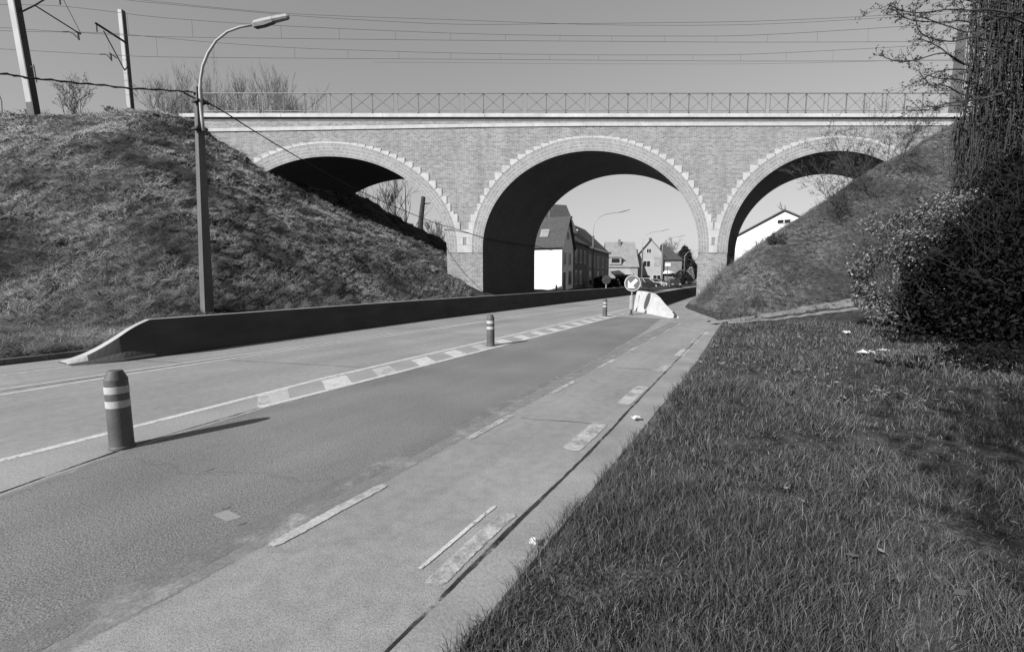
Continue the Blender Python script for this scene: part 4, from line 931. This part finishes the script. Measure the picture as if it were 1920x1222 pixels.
def rightpts(rs,n):
    px=rs.uniform(1285,2000,n);d=np.exp(rs.uniform(math.log(14),math.log(42),n));xs=(px-960)/866*d;ys=d
    u_=xs*U.x+ys*U.y;v_=xs*V.x+ys*V.y;h=np.array([hill(a,b) for a,b in zip(xs,ys)]);vr=np.array([vR(a) for a in u_])
    k=(h>.15)&(v_>vr+.15)
    inw=(ys>33.9)&(ys<41.6)
    sh=SK*(ys-D0);a=AR[2];k&=(~inw)|(np.abs(xs-a[0]-sh)<a[1])
    for i in np.where(k)[0]:
        if np.min((PX[:,0]-xs[i])**2+(PX[:,1]-ys[i]-.1)**2)<.12:k[i]=False
    return xs[k],ys[k],d
bank(200000,rightpts,.19,.0075,'bank_grass','bankgrass','short rough grass on the right embankment slope',32,(-.1,-.1),.25,.12)
def weeds(name,label,spots,seed,mat):
    rn=random.Random(seed);m=MB()
    for x,y,h,k in spots:
        b=Vector((x,y,ter(x,y)))
        for _ in range(k):
            d=Vector((rn.uniform(-.6,.6),rn.uniform(-.5,.5),1)).normalized();l=h*rn.uniform(.5,1.2);p=b+Vector((rn.uniform(-.15,.15),rn.uniform(-.15,.15),-.03))
            q=p+d*l*.6;e=q+(d+Vector((rn.uniform(-.5,.5),rn.uniform(-.4,.4),-.15))).normalized()*l*.4
            m.tube([p,q,e],[.008,.006,.004],3,cap=False)
            if rn.random()<.6: m.tube([q,q+(d+Vector((rn.uniform(-1,1),rn.uniform(-1,1),.2))).normalized()*l*.3],[.005,.003],3,cap=False)
    return tag(m.build(name,M[mat],recalc=False),label,'weeds',kind='stuff')
rn=random.Random(12);SP=[]
for _ in range(9000):
    px=rn.uniform(1300,1800);d=rn.uniform(15,36);x=(px-960)/866*d
    if hill(x,d)<.25 or d>33.5: continue
    if noise.noise(Vector((x*.45,d*.45,7)))<.12: continue
    SP.append((x,d,rn.uniform(.25,.75),rn.randint(3,6)))
    if len(SP)>420:break
weeds('dry_weeds','thin dry weed stems scattered over the right slope',SP,13,'twigdark')
SP=[]
for _ in range(9000):
    px=rn.uniform(0,850);d=rn.uniform(14,36);x=(px-960)/866*d
    if hill(x,d)<.5 or d>33.5: continue
    if noise.noise(Vector((x*.4,d*.4,17)))<.15 and not (d>31 and rn.random()<.5): continue
    SP.append((x,d,rn.uniform(.2,.6),rn.randint(3,6)))
    if len(SP)>420:break
weeds('dry_weeds','pale dry weed stems sticking out of the left embankment',SP,14,'ivystem')
# ------------------------------------------------------------------ litter
def litter(px,py,s,label,seed):
    rn=random.Random(seed);p=march(px,py,1.5,40) if px>1580 or True else G(px,py)
    u,v=UV(p.x,p.y)
    if v<vR(u): p=G(px,py,.02)
    m=MB();n=5;vs=[]
    for i in range(n+1):
        for j in range(n+1): vs.append(((i/n-.5)*s+rn.uniform(-.1,.1)*s,(j/n-.5)*s*.7+rn.uniform(-.1,.1)*s,.05+rn.uniform(0,.28)*s))
    m.add(vs,[(i*(n+1)+j,i*(n+1)+j+1,(i+1)*(n+1)+j+1,(i+1)*(n+1)+j) for i in range(n) for j in range(n)])
    o=m.build('paper_scrap',M['paper']);o.location=p-Vector((0,0,.03 if v<vR(u) else 0));o.rotation_euler=(0,0,rn.uniform(0,3));tag(o,label,'litter','litter')
litter(999,1022,.06,'crumpled white paper on the gutter, nearest the camera',1)
litter(1192,787,.10,'crumpled white paper at the kerb beside the second kerb dash',2)
litter(1586,628,.20,'white paper scrap in the grass below the dirt path',3)
litter(1625,668,.28,'larger pale scrap in the grass left of the dark thicket',4);litter(1655,664,.22,'pale scrap just right of the larger one before the thicket',5)
litter(1224,879+0,.0,'',6) if False else None
# ------------------------------------------------------------------ houses
WD=R(22);wv=Vector((math.sin(WD),math.cos(WD),0))
def house(name,O,L_,Wd,eave,ridge,cross,wall,roof,label,rz=None,wins=(),chim=(),over=.35,sky=(),door=None,cat='house',group=None,gwins=()):
    o=thing(name,O,label,cat,group,rz=R(90)-WD if rz is None else rz)
    m=MB();m.box(0,L_,0,Wd,-.5,eave)
    if cross: m.prism([(0,eave),(L_,eave),(L_/2,ridge)],0,Wd,lambda p,q,r:Vector((p,r,q)))
    else: m.prism([(0,eave),(Wd,eave),(Wd/2,ridge)],0,L_,lambda p,q,r:Vector((r,p,q)))
    m.build('wall',M[wall],o)
    m=MB();S_=L_ if cross else Wd;T_=Wd if cross else L_;sl=(ridge-eave)/(S_/2);t=.16
    ov=over
    for sgn in (0,1):
        pr=[(-ov,eave-sl*ov+.02),(S_/2,ridge+.02),(S_/2,ridge+t+.04),(-ov,eave-sl*ov+t)]
        if sgn: pr=[(S_-p,q) for p,q in pr]
        m.prism(pr,-ov,T_+ov,(lambda p,q,r:Vector((p,r,q))) if cross else (lambda p,q,r:Vector((r,p,q))))
    rf=m.build('roof',M[roof],o)
    for (x,y,h_) in chim:
        m=MB();zr_=ridge-.6;m.box(x-.3,x+.3,y-.3,y+.3,zr_,ridge+h_);m.box(x-.36,x+.36,y-.36,y+.36,ridge+h_,ridge+h_+.1);m.build('chimney',M['darkbrick'],rf)
    for (x,z,w_,h_) in wins:      # street side, local y=0
        m=MB();m.box(x-w_/2,x+w_/2,-.03,-.003,z,z+h_);f=m.build('window',M['glass'],o)
        m=MB()
        for a,b,c,d in ((x-w_/2-.07,x+w_/2+.07,z-.1,z),(x-w_/2-.07,x+w_/2+.07,z+h_,z+h_+.07),(x-w_/2-.07,x-w_/2,z,z+h_),(x+w_/2,x+w_/2+.07,z,z+h_),(x-.03,x+.03,z,z+h_)): m.box(a,b,-.07,-.031,c,d)
        m.build('window_frame',M['frame'],f)
    for (y,z,w_,h_) in gwins:     # end side, local x=0
        m=MB();m.box(-.03,-.003,y-w_/2,y+w_/2,z,z+h_);f=m.build('window',M['glass'],o)
        m=MB()
        for a,b,c,d in ((y-w_/2-.09,y+w_/2+.09,z-.1,z),(y-w_/2-.09,y+w_/2+.09,z+h_,z+h_+.09),(y-w_/2-.09,y-w_/2,z,z+h_),(y+w_/2,y+w_/2+.09,z,z+h_),(y-.04,y+.04,z,z+h_)): m.box(-.07,-.031,a,b,c,d)
        m.build('window_frame',M['frame'],f)
    if door:
        x,w_,h_=door;m=MB();m.box(x-w_/2,x+w_/2,-.05,-.004,0,h_);m.build('door',M['darkmetal'],o)
    return o
C1=G(1053,545);h1=house('white_house',C1,5.5,9,5.75,9.3,True,'plaster','tiles','white rendered house with a steep dark roof, first beyond the middle arch',wins=((1.3,3.3,.9,1.5),(3.7,3.3,.9,1.5),(2.75,6.6,.7,.8),(3.9,.8,1.4,1.7)),door=(1.2,1.0,2.3))
m=MB();sl=(9.3-5.75)/2.75
for xx in (0,):
    a=math.atan(sl);Mx=Matrix.Translation((1.0,2.6,5.75+sl*1.0+.22))@Matrix.Rotation(-a,4,'Y');m.box(-.65,.65,-.55,.55,0,.08,Mx)
m.build('skylight',M['galv'],h1);m=MB();m.box(-.55,.55,-.45,.45,.081,.09,Mx);m.build('skylight_pane',M['lighttiles'],h1)
m=MB();m.tube([(2.75,2.6,9.3),(2.75,2.6,11.2)],.04,5)
for z in (10.4,10.7,11.0): m.tube([(2.3,2.3,z),(3.2,2.9,z)],.03,4)
m.tube([(2.75,2.2,10.5),(2.75,2.2,11.2)],.03,4);m.tube([(2.75,3.0,10.5),(2.75,3.0,11.2)],.03,4);m.build('antenna',M['galv'],h1)
P2=C1+wv*5.55
house('brick_house',P2,8.7,9,6.6,9.9,False,'darkbrick','tiles','dark brick terrace house right of the white house',wins=((1.5,3.8,1,1.7),(4.2,3.8,1,1.7),(6.8,3.8,1,1.7),(1.5,.8,1.1,1.8),(4.2,.8,1.1,1.8)),door=(7,1.1,2.3),chim=((7.5,4.4,1.0),))
P3=C1+wv*14.4
h3=house('brick_house',P3,18.5,9.5,6.3,10.7,False,'midbrick','tiles','long brick house with a pale gutter line, third beyond the middle arch',wins=((1.6,3.4,1,1.7),(4.4,3.4,1,1.7),(8,3.4,1,1.7),(12,3.4,1,1.7),(16,3.4,1,1.7),(1.8,.8,1.2,1.8),(8,.8,1.2,1.8),(12,.8,1.2,1.8)),door=(5,1.1,2.3),chim=((7,4.7,1.2),),over=.15)
m=MB();m.box(-.1,18.6,-.45,-.1,6.1,6.42);m.build('gutter_board',M['frame'],h3)
m=MB()
for x in (2.5,5.2): m.box(x,x+.9,2.9,4.4,9.4,9.6)
m.build('skylight',M['frame'],h3)
# house behind the white one
q=Y(1010,440,64);house('brick_house',(q.x-1,66,0),7,7,8.5,12.6,False,'midbrick','tiles','dark roofed house half hidden behind the white house',wins=(),rz=R(20))
# roof building with canopy
q=Y(1142,500,100);rb=house('low_building',(q.x,100,0),6.3,8,4.2,9.5,False,'greyplaster','lighttiles','low building with a large pale sloping roof beyond the brick houses',rz=R(0),over=.25)
m=MB();m.box(.1,2.6,-.2,1.2,4.5,6.1);m.box(-.1,2.8,-.4,1.2,6.1,6.25);m.build('dormer',M['greyplaster'],rb);m=MB();m.box(.5,2.2,-.24,-.205,4.9,5.8);m.build('dormer_window',M['glass'],rb)
m=MB();m.prism([(-3.5,2.3),(-3.4,2.5),(0,3.7),(0,3.5)],0,4.4,lambda p,q,r:Vector((r,p,q)));m.build('canopy',M['lightplaster'],rb)
m=MB();m.box(2.7,3.2,3.2,3.7,8.4,10.2);m.build('chimney',M['midbrick'],rb)
# gable house
q=Y(1196,500,104);gh=house('gable_house',(q.x,104,0),5.4,12,6.9,10.2,True,'lightplaster','tiles','pale three-storey gable house facing the junction behind the parked cars',rz=R(-14),wins=((2.3,7.2,.9,.9),(1.9,4.1,1.5,1.3),(4.1,4.1,1.3,1.6),(1.9,.9,1.6,1.3),(4.2,.9,1.6,1.3)),chim=((2.7,3.5,.5),))
m=MB();m.box(3.4,4.8,-.12,-.08,4.2,6.3);m.build('wall_sign',M['gutter'],gh)
m=MB();m.box(5.4,9.5,.8,9,-.3,5.6);m.build('side_wing',M['midbrick'],gh);m=MB();m.prism([(5.3,5.6),(9.9,5.6),(5.3,9.4)],.4,9.5,lambda p,q,r:Vector((p,r,q)));m.build('side_roof',M['tiles'],gh)
m=MB();m.box(-3.6,-.05,2,9,-.3,6.2);m.build('side_wing',M['darkbrick'],gh);m=MB();m.prism([(-3.7,6.2),(-.05,6.2),(-.05,8.2),(-3.7,8.2)],2.5,8.5,lambda p,q,r:Vector((p,r,q)));m.build('side_roof',M['tiles'],gh)
q=Y(1252,500,100);m=WMB();o=thing('advert_sign',(q.x,100,0),'small white sign board on a post right of the pale gable house','sign');a=Y(1247,493,100);b=Y(1257,499,100);m.box(a.x,b.x,99.9,100,b.z,a.z);m.build('sign_board',M['signwhite'],o);m=WMB();m.tube([(q.x,100.05,0),(q.x,100.05,b.z)],.06,6);m.build('pole',M['darkmetal'],o)
# white gable house in the right arch
qa=Y(1374,447,62);qb=Y(1536,447,62);wg=house('white_house',(qa.x,62,0),qb.x-qa.x,12,qa.z,Y(1456,402,62).z,True,'plaster','tiles','white gable house with a pair of small windows, seen through the right arch',rz=R(-33),wins=(),over=.3)
for px in (1451.5,1462):
    c=Y(px,421,62)-Vector((qa.x,62,0));m=MB();m.box(c.x-.32,c.x+.32,-.03,-.003,c.z-.22,c.z+.22);f_=m.build('window',M['glass'],wg);m=MB()
    for a,b,c_,d in ((c.x-.4,c.x+.4,c.z-.3,c.z-.22),(c.x-.4,c.x+.4,c.z+.22,c.z+.3),(c.x-.4,c.x-.32,c.z-.22,c.z+.22),(c.x+.32,c.x+.4,c.z-.22,c.z+.22)): m.box(a,b,-.07,-.031,c_,d)
    m.build('window_frame',M['frame'],f_)
# ------------------------------------------------------------------ cars
def car(loc,rz,body,label,L_=4.1,h=1.45,van=False):
    o=thing('parked_car' if 'driving' not in label else 'car',loc,label,'car','cars at the far junction',rz=rz)
    hw=.82;m=MB()
    def sect(x,zb,zt,w1,w2): return [Vector((x,-w1,zb)),Vector((x,-w2,zt)),Vector((x,w2,zt)),Vector((x,w1,zb))]
    S=[(-L_/2,.35,.62,.7,.7),(-L_/2+.1,.25,.85,.8,.76),(-L_/4,.22,.9,hw,.78),(L_/4-.1,.22,.88,hw,.78),(L_/2-.25,.25,.74,.8,.7),(L_/2,.35,.55,.7,.62)]
    rows=[sect(*s) for s in S]
    for a,b in zip(rows,rows[1:]):
        m.add(a+b,[(0,1,5,4),(1,2,6,5),(2,3,7,6),(3,0,4,7)])
    m.add(rows[0],[(0,1,2,3)]);m.add(rows[-1],[(0,1,2,3)]);m.build('car_body',M[body],o)
    m=MB();R_=[( -L_/2+.12,.86,.70),(-L_/2+(.25 if van else .5),h-.06,.60),(L_*.02,h-.04,.62),(L_*.24,.88,.72)]
    rw=[[Vector((x,-w_,.84 if k in(0,3) else z)),Vector((x,w_,.84 if k in (0,3) else z))] for k,(x,z,w_) in enumerate(R_)]
    lo=[Vector((R_[0][0],-.76,.84)),Vector((R_[3][0],-.76,.84)),Vector((R_[3][0],.76,.84)),Vector((R_[0][0],.76,.84))];hi=[Vector((R_[1][0],-.6,R_[1][1])),Vector((R_[2][0],-.6,R_[2][1])),Vector((R_[2][0],.6,R_[2][1])),Vector((R_[1][0],.6,R_[1][1]))]
    m.add(lo+hi,[(0,1,5,4),(1,2,6,5),(2,3,7,6),(3,0,4,7),(4,5,6,7)]);m.build('windows',M['glass'],o)
    m=MB();m.box(R_[1][0]-.02,R_[2][0]+.02,-.61,.61,h-.055,h)
    for a,b in zip(lo,hi): m.tube([a,b],.045,4)
    c0=lo[0].lerp(lo[1],.5);m.tube([c0,hi[0].lerp(hi[1],.5)],.04,4);m.build('roof',M[body if not van else 'car_white'],o)
    for x in (-L_*.31,L_*.31):
        for y in (-.78,.78):
            m=MB();Mx=Matrix.Translation((x,y,.31))@Matrix.Rotation(R(90),4,'X')
            m.lathe([(.31,-.1),(.31,.1)],16);m.v=[tuple(Mx@Vector(p)) for p in m.v];wh=m.build('wheel',M['tyre'],o)
            m=MB();m.lathe([(.19,-.11),(.19,.11)],12);m.v=[tuple(Mx@Vector(p)) for p in m.v];m.build('hubcap',M['hub'],wh)
    for y in (-.55,.55):
        m=MB();m.box(L_/2-.12,L_/2+.005,y-.16,y+.16,.56,.7);m.build('headlight',M['headlight'],o)
    return o
def cg(px,d): q=Y(px,530,d);return (q.x,d,0)
car(cg(1214,77),R(-8),'car_dark','dark hatchback with a white roof frame, side on, right of the arrow sign',4.3,1.6,True)
car(cg(1230,84),R(-10),'car_silver','silver car parked directly behind the white-roofed hatchback')
car(cg(1240,90),R(-15),'car_dark','dark car parked third in the row before the pale gable house')
car(cg(1264,73),R(-100),'car_dark','dark car driving towards the viaduct, front on')
car(cg(1153,80),R(70),'car_dark','dark car parked in the shade beside the long brick house')
car(cg(1247,108),R(-20),'car_dark','farthest dark car parked left of the driving car')
# ------------------------------------------------------------------ lamps beyond
def farlamp(px,pt,d,label):
    q=Y(px,530,d);z=Y(px,pt,d).z;o=thing('street_lamp',(q.x,d,0),label,'street lamp','street lamps beyond the viaduct')
    m=MB();m.tube([(0,0,0),(0,0,z-2.6)],.11,8);m.build('pole',M['pole'],o)
    m=MB();m.tube(cr([Vector(p) for p in ((0,0,z-3.2),(0,0,z-1.6),(.35,0,z-.8),(1.2,0,z-.25),(2.7,0,z))],5),.05,6);m.build('lamp_arm',M['steel'],o)
    m=MB();m2=MB();lamphead(m,m2,Vector((2.7,0,z)),Vector((4.0,0,z+.28)),.17);m.build('lamp_head',M['steel'],o);m2.build('lamp_glass',M['galv'],o);return o
farlamp(1111,398,52,'nearest curved street lamp beyond the middle arch, beside the long brick house')
farlamp(1203,433,72,'second street lamp beyond the arch, left of the pale gable house')
farlamp(1240,444,84,'third street lamp beyond the arch, right of the pale gable house')
farlamp(1282,470,118,'farthest street lamp, before the dark conifer')
# ------------------------------------------------------------------ far vegetation
def cone_tree(name,px,d,base,top,w_,label,mat,seed,n=2600,cat='tree',round_=False):
    rs=np.random.RandomState(seed);q=Y(px,530,d);zt=Y(px,top,d).z;zb=base;o=thing(name,(q.x,d,0),label,cat)
    m=MB();m.tube([(0,0,-.2),(0,0,zt*.7)],[w_*.06,.03],6);m.build('trunk',M['twigdark'],o)
    t=rs.uniform(0,1,n);a=rs.uniform(0,6.28,n);prof=np.sqrt(np.clip(1-(2*t-1)**2,0,1)) if round_ else np.clip((1-t)**.7*(.55+.45*np.minimum(1,t*5)),0,1)
    r=w_/2*prof*rs.uniform(.3,1,n)**.5*(1+.2*np.sin(a*3+t*9));P=np.stack([r*np.cos(a),r*np.sin(a),zb+(zt-zb)*t],1)
    v,f,s=leafquads(P,w_*.055,rs);npmesh('crown',M[mat],v,f,s,o);return o
cone_tree('conifer_tree',1281,125,1,463,9,'dark pointed conifer right of the pale gable house','conifer',1,5000)
cone_tree('trimmed_bush',1275,100,0,507,2.2,'dark rounded clipped bush below the conifer','conifer',2,2500,'bush',True)
cone_tree('trimmed_bush',1294,112,0,500,1.9,'pale bush at the right end of the view through the middle arch','farwood',3,1500,'bush',True)
for j,(px,d,top,w_,lab) in enumerate(((1108,76,523,3.,'dark hedge bush before the long brick house'),(1128,68,519,3.2,'dark garden bush left of the sign seen from behind'),(1142,70,522,3.2,'dark garden bush right of the sign seen from behind'),(1165,90,519,4,'dark hedge clump behind the arrow sign'),(1182,98,518,4,'dark low hedge before the dark side wing'))):
    cone_tree('garden_bush',px,d,0,top,w_,lab,'conifer',20+j,1800,'bush',True)
rs=np.random.RandomState(77);P=[]
for k in range(26000):
    x=rs.uniform(-350,560);d=rs.uniform(300,340);hgt=13+9*noise.noise(Vector((x*.02,1,1)))+6*noise.noise(Vector((x*.08,2,1)));P.append((x,d,rs.uniform(0,1)**.8*max(5,hgt*1.35)))
v,f,s=leafquads(np.array(P),1.5,rs);tag(npmesh('far_woodland',M['farwood'],v,f,s),'hazy leafless woodland on the skyline beyond the houses','woodland',kind='stuff')
for j,(px,d,pt) in enumerate(((1270,140,456),(1255,135,460),(1297,150,468),(1483,75,402))):
    q=Y(px,440,d);bare_tree('bare_tree',(q.x,d,0),Y(px,pt,d).z,['pale bare tree behind the conifer','pale bare tree between the gable house and the conifer','bare tree at the right edge of the middle arch view','bare tree behind the right eave of the white gable house','bare tree behind the large pale roof'][j],'tree','bare trees behind the houses',700+j,4,r=.12,spread=.55,up=.4,trunk=.15,nch=(3,5),minr=.03,first=10)
# parasol / awning stalls by the junction
for j,(px,d,w_,pt,lab) in enumerate(((1250,104,3.6,503,'white market parasol left of the clipped bush'),(1270,110,3.2,500,'tall white parasol half behind the clipped bush'))):
    q=Y(px,530,d);z=Y(px,pt,d).z;o=thing('parasol',(q.x,d,0),lab,'parasol');m=MB();n=8;vs=[(0,0,z)]+[(w_/2*math.cos(6.283*k/n),w_/2*math.sin(6.283*k/n),z-1.0) for k in range(n)]+[(w_/2*math.cos(6.283*k/n),w_/2*math.sin(6.283*k/n),z-1.25) for k in range(n)]
    m.add(vs,[(0,1+k,1+(k+1)%n) for k in range(n)]+[(1+k,1+n+k,1+n+(k+1)%n,1+(k+1)%n) for k in range(n)]);m.build('canopy',M['frame'],o);m=MB();m.tube([(0,0,0),(0,0,z-.05)],.05,6);m.build('pole',M['darkmetal'],o)
print('OBJ',len(bpy.data.objects))
